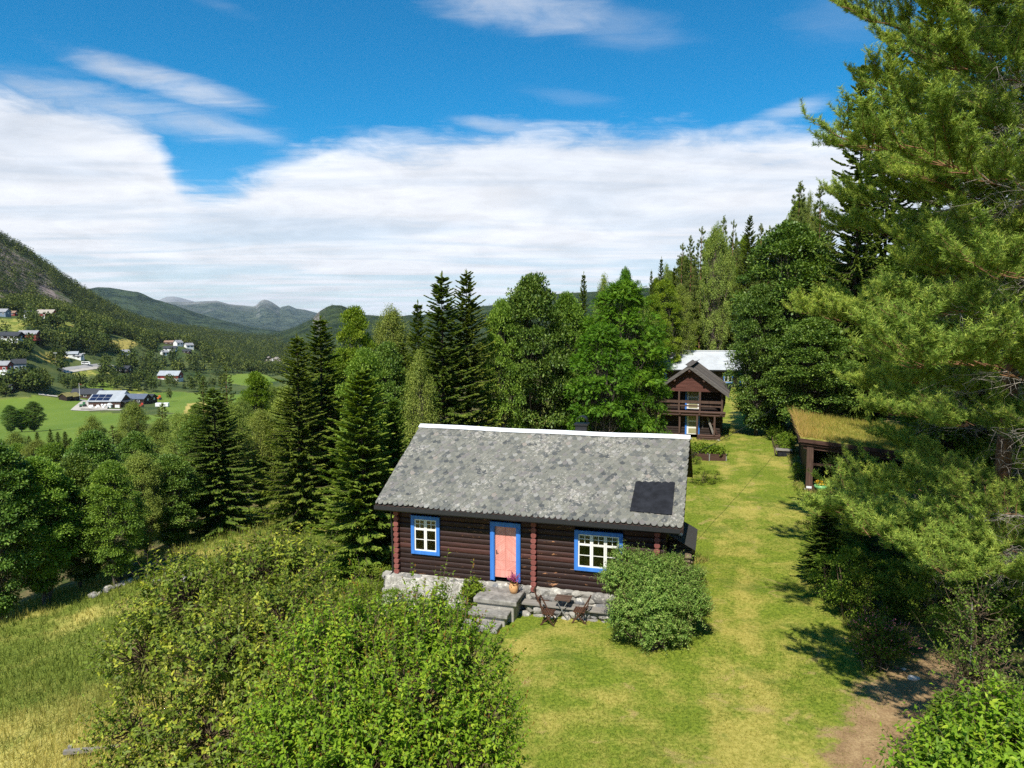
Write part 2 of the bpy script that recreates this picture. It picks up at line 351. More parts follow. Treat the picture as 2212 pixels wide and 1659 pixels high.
def ridge(name, crest, dist, foot_py, material, amp, seed, d_front=.68, fade=None, step=1.6, rows=70):
    cx = np.arange(crest[0][0], crest[-1][0] + .1, step); cy = np.interp(cx, [c[0] for c in crest], [c[1] for c in crest])
    r = ray(cx, cy); hd = np.hypot(r[:, 0], r[:, 1]); sl = r[:, 2] / hd; ux, uy = r[:, 0] / hd, r[:, 1] / hd
    rf = ray(cx, np.full(len(cx), foot_py)); fs = rf[:, 2] / np.hypot(rf[:, 0], rf[:, 1])
    dd = dist(cx) if callable(dist) else np.full(len(cx), float(dist))
    V = []
    ks = np.concatenate([np.linspace(0, 1, rows), np.linspace(1.05, 2.0, 14)])
    for k in ks:
        if k <= 1: d = dd * (d_front + (1 - d_front) * k); zc = H + dd * sl; z0 = H + dd * d_front * fs; z = z0 + (zc - z0) * (k**1.25)
        else: d = dd * (1 + .3 * (k - 1)); z = H + dd * sl - (k - 1)**1.3 * np.maximum(dd * (sl - fs), 30)
        x, y = ux * d, uy * d
        n = vnoise(x / (amp * 9), y / (amp * 9), seed); rv = 1 - np.abs(vnoise(x / (amp * 6), y / (amp * 14), seed + 5))
        env = np.clip(4 * k * (1 - k), 0, 1) if k <= 1 else .6 * min(1, (k - 1) * 3)
        V.append(np.stack([x, y, z + amp * (n * .9 + rv * .8 - .5) * (env + .06)], 1))
    V = np.array(V); nr, na = V.shape[:2]; i = np.arange(nr - 1)[:, None] * na; j = np.arange(na - 1)[None]
    fcs = np.stack([i + j, i + j + 1, i + na + j + 1, i + na + j], -1)
    me = mk_mesh(name, V.reshape(-1, 3), fcs, 4, [material], True); return tag(link(name, me), kind='structure')
MF = mat('hill_forest', mountain_mat((.008, .020, .012), (.052, .078, .034), (.20, .185, .16), 300, 460))
MB_ = mat('mountain_rock', mountain_mat((.012, .028, .024), (.070, .092, .060), (.30, .295, .285), 60, 380))
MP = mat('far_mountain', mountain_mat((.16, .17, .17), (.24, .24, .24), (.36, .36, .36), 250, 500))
MK = mat('knob_hill', mountain_mat((.010, .022, .008), (.050, .072, .022), (.22, .20, .17), 400, 600))
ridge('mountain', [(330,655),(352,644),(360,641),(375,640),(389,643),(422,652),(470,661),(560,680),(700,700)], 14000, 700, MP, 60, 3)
ridge('mountain', [(250,668),(320,656),(353,653),(422,651.5),(468,649),(495,656.5),(547,662),(552,660),(561,651),(565,648.5),(571,646.5),(579,648.5),(587,652),(597,658.5),(605,664.5),(610,662),(624,659.5),(640,666.5),(660,669),(681,675),(760,690),(900,705)], 9000, 716, MB_, 84, 11, .66, step=.9, rows=90)
ridge('hill', [(60,590),(120,612),(160,622),(185,625.5),(211,621),(237,622),(297,632),(333,648.5),(396,668),(478,691),(561,711),(640,722)], 4600, 728, MF, 40, 21, .6)
ridge('hill', [(560,728),(590,722),(640,706),(676,688),(690,673),(706,663),(719,659),(738,660),(758,668),(787,680),(859,684),(883,680),(912,680),(980,668),(1037,662),(1081,657),(1150,640),(1230,632),(1278,630),(1404,622),(1600,615),(1900,600),(2300,580)], lambda x: np.interp(x, [560,740,1000,1300,2300], [2900,2500,2600,2200,1800]), 778, MK, 12, 31, .45)
# ------------------------------------------------------------------ vegetation builders
def unit(v): return v / np.maximum(np.linalg.norm(v, axis=-1, keepdims=True), 1e-9)
class Leaves:
    """collects many leaf faces; shape 'kite' = one quad, 'fold' = two quads along a midrib, 'blade' = one triangle"""
    def __init__(s): s.V = []; s.Fq = []; s.R = []; s.n = 0; s.T = []; s.RT = []
    def add(s, P, D, N, L, W, shape='kite', rnd=None, droop=.12, rng=None):
        n = len(P)
        if n == 0: return
        D = unit(D); S = unit(np.cross(D, N)); N = np.cross(S, D)
        L = np.broadcast_to(np.asarray(L, float), (n,))[:, None]; W = np.broadcast_to(np.asarray(W, float), (n,))[:, None]
        rnd = np.random.default_rng(n).random(n) if rnd is None else np.broadcast_to(rnd, (n,))
        if shape == 'blade':
            V = np.stack([P - S * W / 2, P + S * W / 2, P + D * L], 1); b = s.n + 3 * np.arange(n)[:, None]
            s.T.append(b + np.array([[0, 1, 2]])); s.RT.append(rnd); s.V.append(V.reshape(-1, 3)); s.n += 3 * n
        elif shape == 'kite':
            V = np.stack([P, P + D * L * .45 + S * W / 2, P + D * L - N * L * droop, P + D * L * .45 - S * W / 2], 1)
            b = s.n + 4 * np.arange(n)[:, None]; s.Fq.append(b + np.array([[0, 1, 2, 3]])); s.R.append(rnd); s.V.append(V.reshape(-1, 3)); s.n += 4 * n
        else:
            V = np.stack([P, P + D * L * .4 + S * W / 2 + N * W * .16, P + D * L - N * L * droop, P + D * L * .4 - S * W / 2 + N * W * .16, P + D * L * .45 - N * L * droop * .2], 1)
            b = s.n + 5 * np.arange(n)[:, None]; s.Fq.append(np.concatenate([b + np.array([[0, 1, 2, 4]]), b + np.array([[0, 4, 2, 3]])], 0)); s.R.append(np.tile(rnd, 2)); s.V.append(V.reshape(-1, 3)); s.n += 5 * n
    def mesh(s, name, mats):
        V = np.concatenate(s.V); q = np.concatenate(s.Fq) if s.Fq else np.zeros((0, 4), int); tr = np.concatenate(s.T) if s.T else np.zeros((0, 3), int)
        fl = np.concatenate([q.ravel(), tr.ravel()]); sz = np.concatenate([np.full(len(q), 4), np.full(len(tr), 3)]).astype(int)
        R = np.concatenate(s.R + s.RT)
        return mk_mesh(name, V, fl, sz, mats, False, dict(rnd=R, **getattr(s, 'extra', {})))
class Tubes:
    def __init__(s): s.V = []; s.Fq = []; s.n = 0
    def add(s, P, R, sides=5):
        """P (n,k,3), R (n,k)"""
        P = np.asarray(P, float); R = np.asarray(R, float)
        if P.ndim == 2: P = P[None]; R = R[None]
        n, k = P.shape[:2]
        if n == 0: return
        T = unit(np.gradient(P, axis=1)); ref = np.where(np.abs(T[..., 2:3]) > .9, np.array([1., 0, 0]), np.array([0, 0, 1.]))
        U = unit(np.cross(T, ref)); Vv = np.cross(T, U); th = np.arange(sides) / sides * 2 * np.pi
        ring = P[:, :, None] + R[:, :, None, None] * (U[:, :, None] * np.cos(th)[None, None, :, None] + Vv[:, :, None] * np.sin(th)[None, None, :, None])
        s.V.append(ring.reshape(-1, 3)); b = s.n + (np.arange(n) * k * sides)[:, None, None]
        i = (np.arange(k - 1) * sides)[None, :, None]; j = np.arange(sides)[None, None]; jn = (j + 1) % sides
        s.Fq.append(np.stack([b + i + j, b + i + jn, b + i + sides + jn, b + i + sides + j], -1).reshape(-1, 4)); s.n += n * k * sides
    def mesh(s, name, mats): return mk_mesh(name, np.concatenate(s.V), np.concatenate(s.Fq), 4, mats, True)
def leaf_mat(name, lo, mid, hi, trans=.3, spec=.35, rough=.5, vary=.5):
    def fn(t):
        c = t.ramp(t.attr('rnd'), [(0, lo), (.5, mid), (1, hi)])
        r = t.orand(); hsv = t.new('ShaderNodeHueSaturation'); t.put(hsv.inputs['Color'], c)
        t.put(hsv.inputs['Hue'], t.math('ADD', .5 - .02 * vary, t.math('MULTIPLY', r, .04 * vary)))
        r2 = t.math('FRACT', t.math('MULTIPLY', r, 17.31))
        t.put(hsv.inputs['Value'], t.math('ADD', 1 - .3 * vary, t.math('MULTIPLY', r2, .6 * vary)))
        col = t.mix(1.0, hsv.outputs[0], (1.16, 1.04, .78), 'MULTIPLY'); b = principled(t, col, rough + .08, spec * .5)
        tr = t.new('ShaderNodeBsdfTranslucent'); t.put(tr.inputs[0], t.mix(1.0, col, (1.25, 1.35, .5), 'MULTIPLY'))
        m = t.new('ShaderNodeMixShader'); m.inputs[0].default_value = trans; t.l.new(b.outputs[0], m.inputs[1]); t.l.new(tr.outputs[0], m.inputs[2])
        return m
    return mat(name, fn)
L_SPRUCE = leaf_mat('spruce_needles', (0.038, 0.078, 0.021), (0.115, 0.182, 0.034), (0.311, 0.370, 0.078), .28, .2, .65)
L_YSPRUCE = leaf_mat('young_spruce_needles', (0.046, 0.101, 0.023), (0.128, 0.215, 0.039), (0.311, 0.403, 0.078), .28, .2, .65)
L_PINE = leaf_mat('pine_needles', (0.093, 0.178, 0.041), (0.215, 0.349, 0.071), (0.442, 0.551, 0.123), .2, .3, .5)
L_FPINE = leaf_mat('distant_pine_needles', (0.057, 0.098, 0.036), (0.117, 0.181, 0.052), (0.231, 0.286, 0.078), .18, .25, .6)
L_DECI = leaf_mat('broad_leaves', (0.049, 0.103, 0.020), (0.115, 0.211, 0.035), (0.247, 0.373, 0.059), .3, .4, .45)
L_DARK = leaf_mat('dark_glossy_leaves', (0.038, 0.089, 0.020), (0.082, 0.164, 0.031), (0.192, 0.298, 0.064), .22, .5, .38)
L_BIRCH = leaf_mat('birch_leaves', (0.094, 0.146, 0.038), (0.174, 0.250, 0.060), (0.293, 0.367, 0.098), .3, .35, .5)
L_LIGHT = leaf_mat('light_leaves', (0.072, 0.138, 0.017), (0.144, 0.234, 0.025), (0.240, 0.323, 0.041), .38, .3, .5)
L_ROWAN = leaf_mat('rowan_leaves', (0.034, 0.102, 0.010), (0.076, 0.198, 0.017), (0.142, 0.288, 0.029), .35, .35, .45)
L_WILLOW = leaf_mat('goat_willow_leaves', (0.078, 0.124, 0.018), (0.154, 0.234, 0.033), (0.384, 0.432, 0.060), .3, .45, .42, .2)
L_LILAC = leaf_mat('shrub_leaves', (0.089, 0.175, 0.017), (0.165, 0.310, 0.025), (0.309, 0.433, 0.045), .36, .4, .42, .2)
L_SHOOT = leaf_mat('reddish_shoots', (.16, .13, .02), (.22, .15, .03), (.26, .12, .05), .3, .3, .5, .2)
L_BUSH = leaf_mat('elder_leaves', (0.084, 0.170, 0.036), (0.168, 0.301, 0.068), (0.335, 0.444, 0.157), .3, .4, .45, .2)
L_UNDER = leaf_mat('undergrowth_leaves', (0.057, 0.108, 0.014), (0.113, 0.190, 0.025), (0.208, 0.288, 0.040), .3, .3, .5)
def bark(name, lo, hi, scale=6, stretch=(1, 1, .25)):
    def fn(t):
        n = t.noise(t.mapv(t.obj(), stretch), scale, 6, .7); return principled(t, t.mix(t.smooth(n, .35, .65), lo, hi), .9, .15, n, .6, .02)
    return mat(name, fn)
B_SPRUCE = bark('spruce_bark', (.05, .036, .026), (.12, .09, .065)); B_PINE = bark('pine_bark', (.10, .052, .028), (.27, .145, .075))
B_GREY = bark('grey_bark', (.06, .05, .04), (.17, .14, .11)); B_BIRCH = bark('birch_bark', (.10, .09, .08), (.62, .60, .55), 3, (1, 1, 2.5))
B_LIMB = bark('birch_limb', (.08, .06, .045), (.24, .19, .15), 8)
B_DEAD = bark('dead_twig', (.16, .14, .12), (.40, .36, .31), 12); B_TWIG = bark('shrub_twig', (.07, .05, .03), (.20, .14, .09), 12)
UP = np.array([0, 0, 1.])
def spruce(seed, h=14., R=2.5, leafmat=L_SPRUCE, dense=1.0, droop=1.0, name='spruce'):
    g = np.random.default_rng(seed); lv = Leaves(); tb = Tubes(); z = np.linspace(0, h, 9)
    bend = np.cumsum(g.normal(0, .02, (9, 2)), 0); ax = np.stack([bend[:, 0], bend[:, 1], z], 1)
    tb.add(ax, np.maximum(.012 * h * (1 - z / h)**.9, .012), 7)
    zz = .04 * h
    while zz < h * .985:
        f = zz / h; nb = int(5 + 3 * (1 - f)); a0 = g.uniform(0, 6.28)
        for b in range(nb):
            ln = (R * (1 - f)**.62 * min(1, (1 - f) / .13)**.4 * g.uniform(.5, 1.22) + .16) * (.55 + .45 * min(1, f / .12)); az_ = a0 + b * 6.283 / nb + g.normal(0, .2)
            rad = np.array([np.cos(az_), np.sin(az_), 0]); tan = np.array([-np.sin(az_), np.cos(az_), 0]); up = (.36 * f**1.5 - .42 * droop * (1 - f)); cur = (.28 * droop + .1 * g.normal()) * (1 - f) + .1
            o = np.array([np.interp(zz, z, ax[:, 0]), np.interp(zz, z, ax[:, 1]), zz + g.normal(0, .08)])
            u = np.linspace(0, 1, 6); P = o + np.outer(u * ln, rad) + np.outer(ln * (up * u + cur * u * u), UP); tb.add(P, .010 * ln * (1.05 - u) + .004, 3)
            n = max(9, int(ln / .055 * dense)); uu = np.repeat(g.uniform(.12, 1, n), 2); sd_ = np.tile([-1, 1], n)
            Q = o + np.outer(uu * ln, rad) + np.outer(ln * (up * uu + cur * uu * uu), UP)
            slope = up + 2 * cur * uu; hang = (.30 + .75 * g.random(2 * n)) * droop * (1 - f) * .9
            D = rad[None] * .8 + tan[None] * (sd_ * (.75 - .45 * uu) + g.normal(0, .18, 2 * n))[:, None] + UP[None] * (slope - hang)[:, None]
            tl = (.20 + .30 * (1 - uu)) * (.62 + .38 * (1 - f)) * g.uniform(.75, 1.3, 2 * n) * (1 + .06 * h / 14)
            N = UP[None] + g.normal(0, .35, (2 * n, 3)); rn = np.clip(.25 + .55 * uu * g.random(2 * n) + .25 * g.random(2 * n) - .08, 0, 1)
            lv.add(Q, D, N, tl, .10 + .04 * g.random(2 * n), 'kite', rn, .1)
            lv.add(Q, D, np.cross(unit(D), N) + .4 * N, tl * .95, .075, 'kite', rn, .05)
        zz += (.15 + .12 * (1 - f)) * h / 14 * g.uniform(.8, 1.2) / dense**.3
    k = 24; Pt = np.tile(ax[-1], (k, 1)) - UP * g.uniform(0, .5, (k, 1)); lv.add(Pt, UP + g.normal(0, .35, (k, 3)), g.normal(0, 1, (k, 3)), .22, .06, 'kite', .6)
    return dict(name=name, crown=lv.mesh(name + '_crown', [leafmat]), trunk=tb.mesh(name + '_trunk', [B_SPRUCE]), h=h, r=R)
def deci(seed, h=9., R=2.6, base=.14, top=.62, nclump=110, per=170, leaf=(.11, .07), leafmat=L_DECI, barkm=B_GREY, stems=1, drooping=0., clump=.62, flat=.6, shape='kite', name='tree', pinnate=False, spread=1.0):
    """broadleaf tree: stems, limbs to every leaf clump, leaves biased to each clump's upper skin"""
    g = np.random.default_rng(seed); lv = Leaves(); tb = Tubes(); zs = np.linspace(0, 1, 8); axes = []
    for s_ in range(stems):
        a = g.uniform(0, 6.28); off = np.array([np.cos(a), np.sin(a)]) * (R * .32 if stems > 1 else .05 * R)
        w = np.cumsum(g.normal(0, .018 * h, (8, 2)), 0) * .6; ax = np.stack([off[0] * (.25 + zs) + w[:, 0], off[1] * (.25 + zs) + w[:, 1], zs * h * .88], 1)
        tb.add(ax, .017 * h * (1.05 - zs)**.8 / stems**.4 + .01, 7); axes.append(ax)
    cs = []
    for c in range(nclump):
        f = base + (1 - base) * g.random()**.85; pr = np.sin(np.pi * np.clip((f - base) / (1 - base), 0, 1)**(np.log(.5) / np.log(top)))**.6 if f < 1 else 0
        pr = max(pr, .10); rr = R * pr * (g.random()**.33) * g.uniform(.8, 1.12); a = g.uniform(0, 6.28)
        cs.append((rr * np.cos(a), rr * np.sin(a), f * h, rr / R))
    cs = np.array(cs)
    P_, R_ = [], []
    for (cx, cy, cz, q) in cs:
        ax = axes[g.integers(len(axes))]; zb = max(cz * g.uniform(.45, .8), .05 * h); zb = min(zb, h * .8)
        o = np.array([np.interp(zb, ax[:, 2], ax[:, 0]), np.interp(zb, ax[:, 2], ax[:, 1]), zb]); e = np.array([cx, cy, cz]); m = (o + e) / 2 + np.array([0, 0, -.08 * h * q]) + g.normal(0, .1, 3)
        P_.append([o, (o + m) / 2 + g.normal(0, .04, 3), m, (m + e) / 2 + g.normal(0, .06, 3), e]); r0 = .0036 * h * g.uniform(.6, 1.2); R_.append([r0, r0 * .8, r0 * .6, r0 * .4, r0 * .15])
    tb.add(np.array(P_), np.array(R_), 4)
    for ci, (cx, cy, cz, q) in enumerate(cs):
        n = int(per * g.uniform(.5, 1.4)); cr = clump * g.uniform(.65, 1.35); v = unit(g.normal(0, 1, (n, 3))); v[:, 2] = np.where(v[:, 2] < -.25, -v[:, 2], v[:, 2])
        rad = cr * g.random(n)**.45; P = np.array([cx, cy, cz]) + v * rad[:, None] * np.array([1, 1, flat]) * spread
        out = unit(np.array([cx, cy, (cz - h * .45) * .6]) + 1e-6); D = v * .9 + out * .5 + g.normal(0, .55, (n, 3)); D[:, 2] -= .25 + drooping
        if drooping: P[:, 2] -= drooping * cr * g.random(n)**1.5 * 1.6
        N = UP * 1.15 + v * .8 + out * .4 + g.normal(0, .45, (n, 3)); rn = np.clip(.5 + .22 * g.normal(0, 1, n) + .18 * (rad / cr - .6) + g.normal(0, .10), 0, 1)
        ln = leaf[0] * g.uniform(.7, 1.3, n); lw = leaf[1] * g.uniform(.7, 1.3, n)
        if pinnate:
            k = 6; Dn = unit(D); S = unit(np.cross(Dn, N)); tpos = np.linspace(.15, 1, k)
            for side in (-1, 1):
                PP = (P[:, None] + Dn[:, None] * (tpos * leaf[2])[None, :, None] - UP * (tpos**2 * .05)[None, :, None]).reshape(-1, 3)
                DD = (Dn[:, None] * .55 + side * S[:, None] + 0 * tpos[None, :, None]).reshape(-1, 3); NN = np.repeat(N, k, 0)
                lv.add(PP, DD, NN, np.repeat(ln, k), np.repeat(lw, k), shape, np.repeat(rn, k))
        else: lv.add(P, D, N, ln, lw, shape, rn)
    return dict(name=name, crown=lv.mesh(name + '_crown', [leafmat]), trunk=tb.mesh(name + '_trunk', [barkm]), h=h * 1.02, r=R * 1.12)
def pine(seed, h=20., R=4.6, zmin=1.2, nl=46, tw=.15, needles=14, nl_len=.085, nw=.012, dead=True, name='pine', leafmat=L_PINE, power=2.2, extra=(), avoid=None, sec=.17, fan=.30):
    g = np.random.default_rng(seed); lv = Leaves(); tb = Tubes(); dt = Tubes(); z = np.linspace(0, h, 12)
    bend = np.cumsum(g.normal(0, .05, (12, 2)), 0); ax = np.stack([bend[:, 0], bend[:, 1], z], 1); tb.add(ax, .0105 * h * (1.02 - z / h)**.75 + .01, 9)
    limbs = []
    for i in range(nl):
        f = (i + g.random()) / nl; zl = zmin + (h * .97 - zmin) * f; ln = R * ((1 - (zl / h)**power) * .9 + .12) * g.uniform(.72, 1.12)
        if zl < .2 * h: ln *= .75 + .25 * g.random()
        limbs.append((zl, i * 2.399 + g.uniform(-.5, .5), ln, -.06 + .42 * (zl / h)**1.5 + g.normal(0, .07)))
    limbs += list(extra)
    def shoots(E, D, rn):
        n = len(E); k = needles; D = unit(D)
        PP = (E[:, None] - D[:, None] * g.uniform(-.02, .13, (n, k))[..., None]); v = g.normal(0, 1, (n, k, 3)); v -= (v * D[:, None]).sum(-1, keepdims=True) * D[:, None]; v = unit(v)
        DD = (D[:, None] * g.uniform(.35, .9, (n, k))[..., None] + v * .9).reshape(-1, 3); NN = g.normal(0, 1, (n * k, 3))
        lv.add(PP.reshape(-1, 3), DD, NN, nl_len * g.uniform(.75, 1.25, n * k), nw, 'blade', np.clip(np.repeat(rn, k) + g.normal(0, .13, n * k), 0, 1))
    def polyl(o, d, ln, k, lift, wig):
        u = np.linspace(0, 1, k); P = o[:, None] + d[:, None] * (u[None, :] * ln[:, None])[..., None]; P[..., 2] += (lift[:, None] * ln[:, None]) * u[None]**2
        P[:, 1:] += g.normal(0, 1, (len(o), k - 1, 3)) * (wig * ln)[:, None, None] * u[None, 1:, None]; return P
    for (zl, a, ln, sl) in limbs:
        o = np.array([[np.interp(zl, z, ax[:, 0]), np.interp(zl, z, ax[:, 1]), zl]]); d = unit(np.array([[np.cos(a), np.sin(a), sl]]))
        k = 9; P = polyl(o, d, np.array([ln]), k, np.array([.10]), .028)[0]; u = np.linspace(0, 1, k)
        if avoid is not None and avoid(P): continue; tb.add(P, (.009 * ln + .010) * (1.05 - u) + .004, 6)
        ns = int(ln / sec); us = np.sort(g.uniform(.12, 1.0, ns)); S0 = np.stack([np.interp(us, u, P[:, c]) for c in range(3)], 1); dl = unit(np.stack([np.interp(us, u, np.gradient(P[:, c])) for c in range(3)], 1))
        side = np.where(np.arange(ns) % 2, 1., -1.); lat = unit(np.cross(dl, UP)); sl_ = np.minimum(fan * ln, 1.9) * (1.25 - .75 * us) * g.uniform(.55, 1.25, ns)
        ds = unit(dl * g.uniform(.4, .9, (ns, 1)) + lat * (side * g.uniform(.45, 1.1, ns))[:, None] + UP * g.uniform(-.05, .55, (ns, 1)))
        live = us > g.uniform(.22, .52, ns)
        P2 = polyl(S0, ds, sl_, 5, np.full(ns, .22), .05); tb.add(P2[live], np.linspace(1, .3, 5)[None] * (.006 * sl_ + .004)[live][:, None], 4)
        if dead and (~live).any():
            Pd = polyl(S0[~live], unit(ds[~live] + UP * -.25), sl_[~live] * .8, 5, np.full((~live).sum(), -.12), .10); dt.add(Pd, np.linspace(1, .35, 5)[None] * np.full((len(Pd), 1), .0085), 3)
            for rep in range(5):
                j = g.integers(1, 5, len(Pd)); o3 = Pd[np.arange(len(Pd)), j]; d3 = unit(g.normal(0, 1, (len(Pd), 3)) * np.array([1, 1, .55]) - UP * .3); dt.add(polyl(o3, d3, g.uniform(.2, .6, len(Pd)), 4, np.full(len(Pd), -.15), .14), np.linspace(1, .4, 4)[None] * np.full((len(Pd), 1), .0055), 3)
        P2, l2, d2 = P2[live], sl_[live], ds[live]
        if len(P2) == 0: continue
        nt = np.maximum(3, (l2 / tw).astype(int)); idx = np.repeat(np.arange(len(P2)), nt); ut = g.uniform(.18, 1, len(idx)) * 3.999; fi = ut.astype(int); fr = (ut - fi)[:, None]
        o3 = P2[idx, fi] * (1 - fr) + P2[idx, np.minimum(fi + 1, 4)] * fr; lat3 = unit(np.cross(d2[idx], UP)); sgn = g.choice([-1., 1.], len(idx))[:, None]
        d3 = unit(d2[idx] * g.uniform(.3, .9, (len(idx), 1)) + lat3 * sgn * g.uniform(.2, .9, (len(idx), 1)) + UP * g.uniform(.05, .8, (len(idx), 1))); l3 = g.uniform(.12, .36, len(idx)) * min(1, .5 + ln / 6)
        P3 = polyl(o3, d3, l3, 3, np.full(len(idx), .2), .05); tb.add(P3, np.array([[.004, .0035, .002]]) * np.ones((len(idx), 1)), 3)
        tip = np.concatenate([P3[:, -1], P3[:, 1], P2[:, -1]]); td = np.concatenate([P3[:, -1] - P3[:, 1], P3[:, 1] - P3[:, 0], P2[:, -1] - P2[:, -2]])
        rn = np.clip(np.concatenate([g.normal(.62, .16, len(P3)), g.normal(.35, .14, len(P3)), g.normal(.6, .15, len(P2))]), 0, 1)
        shoots(tip, unit(td) + UP * .35, rn)
    k = 40; shoots(ax[-1] - UP * g.uniform(0, .8, (k, 1)) + g.normal(0, .08, (k, 3)), UP + g.normal(0, .4, (k, 3)), np.full(k, .6))
    return dict(name=name, crown=lv.mesh(name + '_crown', [leafmat]), trunk=tb.mesh(name + '_trunk', [B_PINE]), dead=dt.mesh(name + '_dead', [B_DEAD]) if dt.V else None, h=h, r=R)
def shoot_bush(name, lumps, base, nshoot, leaf, leafmat, seed, upb=.6, slen=(.35, .7), per=14, tipmat=None, twigm=B_TWIG, shape='fold', inner=.45, curl=.12, opposite=False):
    """near shrub: arching leafy shoots grown out of a few overlapping lumps (x, y, z, radius) in world space"""
    g = np.random.default_rng(seed); lv = Leaves(); tp = Leaves(); tb = Tubes(); lumps = np.array(lumps, float); base = np.array(base, float)
    w = lumps[:, 3]**2; w = w / w.sum(); ctr = lumps[:, :3].mean(0)
    for L in lumps:
        for r in range(5):
            b = base + np.append(g.normal(0, .16, 2), 0); e = L[:3] + g.normal(0, .35, 3) * L[3]; m1 = b + (e - b) * .35 + np.array([0, 0, .15]) + g.normal(0, .1, 3); m2 = b + (e - b) * .7 + g.normal(0, .12, 3)
            tb.add(np.array([b, (b + m1) / 2 + g.normal(0, .03, 3), m1, (m1 + m2) / 2, m2, e]), np.array([.032, .029, .024, .02, .014, .006]) * g.uniform(.6, 1.1), 5)
    li = g.choice(len(lumps), nshoot, p=w); v = unit(g.normal(0, 1, (nshoot, 3))); v[:, 2] = np.abs(v[:, 2]) * np.where(g.random(nshoot) < .78, 1, -1)
    rr = lumps[li, 3] * (inner + (1 - inner) * g.random(nshoot)**.6); P0 = lumps[li, :3] + v * rr[:, None]
    D = unit(v * .7 + UP * upb + unit(P0 - ctr) * .35 + g.normal(0, .3, (nshoot, 3))); ln = g.uniform(*slen, nshoot) * np.where(g.random(nshoot) < .05, 1.9, 1.0); k = 6; u = np.linspace(0, 1, k)
    arch = g.uniform(-.1, .25, nshoot); P = P0[:, None] + D[:, None] * (u[None] * ln[:, None])[..., None]; P[..., 2] -= arch[:, None] * ln[:, None] * u[None]**2
    P[:, 1:] += g.normal(0, .02, (nshoot, k - 1, 3)); tb.add(P, np.linspace(1, .3, k)[None] * np.full((nshoot, 1), .0055), 3)
    back = P0 - (P0 - lumps[li, :3]) * .75; mid = (P0 + back) / 2 + g.normal(0, .06, (nshoot, 3)); tb.add(np.stack([back, mid, P0], 1), np.array([[.010, .008, .0055]]) * np.ones((nshoot, 1)), 3)
    m = per; idx = np.repeat(np.arange(nshoot), m); ut = (np.tile((np.arange(m) + .5) / m, nshoot) * .97 + .03); f = ut * (k - 1); fi = np.minimum(f.astype(int), k - 2); fr = (f - fi)[:, None]
    Q = P[idx, fi] * (1 - fr) + P[idx, fi + 1] * fr; T = unit(P[idx, fi + 1] - P[idx, fi]); ang = np.tile(np.arange(m) * (np.pi if opposite else 2.4), nshoot) + (np.tile(np.arange(m) // 2 * 1.57, nshoot) if opposite else 0) + np.repeat(g.uniform(0, 6.28, nshoot), m)
    A = unit(np.cross(T, UP + .01)); B = np.cross(T, A); rad = A * np.cos(ang)[:, None] + B * np.sin(ang)[:, None]
    LD = T * g.uniform(.25, .8, (len(idx), 1)) + rad + g.normal(0, .2, (len(idx), 3)); LN = T * .8 + UP * .7 + g.normal(0, .3, (len(idx), 3))
    sz = (1.05 - .5 * ut**2) * g.uniform(.7, 1.25, len(idx)); rn = np.clip(np.repeat(g.normal(.38, .2, nshoot), m) + .18 * ut + g.normal(0, .17, len(idx)) - .05, 0, 1)
    lv.add(Q, LD, LN, leaf[0] * sz, leaf[1] * sz, shape, rn, curl)
    if tipmat is not None:
        j = np.nonzero(g.random(nshoot) < .5)[0]; kk = 5; ii = np.repeat(j, kk); tp.add(P[ii, -1] - D[ii] * g.uniform(0, .12, (len(ii), 1)), D[ii] + UP * .5 + g.normal(0, .35, (len(ii), 3)), g.normal(0, 1, (len(ii), 3)), .045, .016, 'kite')
    return dict(name=name, crown=lv.mesh(name + '_leaves', [leafmat]), trunk=tb.mesh(name + '_stems', [twigm]), tips=tp.mesh(name + '_shoots', [tipmat]) if tipmat is not None else None)
def plant_tree(p, kind, label, cat, x, y, z=None, h=None, w=None, rz=0., group=None, trunk='trunk', crown='crown', single=False):
    """first use or copy of a prototype: an Empty with its parts; meshes are shared"""
    z = ground(x, y) if z is None else z; s = (h / p['h']) if h else 1.; sw = (w / p['r']) if w else s
    r = thing(kind, label, cat, (x, y, z - .05), rz, group, (sw, sw, s))
    if p.get('trunk'): link(trunk, p['trunk'], r)
    link(crown, p['crown'], r)
    if p.get('dead'): link('dead_twigs', p['dead'], r)
    return r
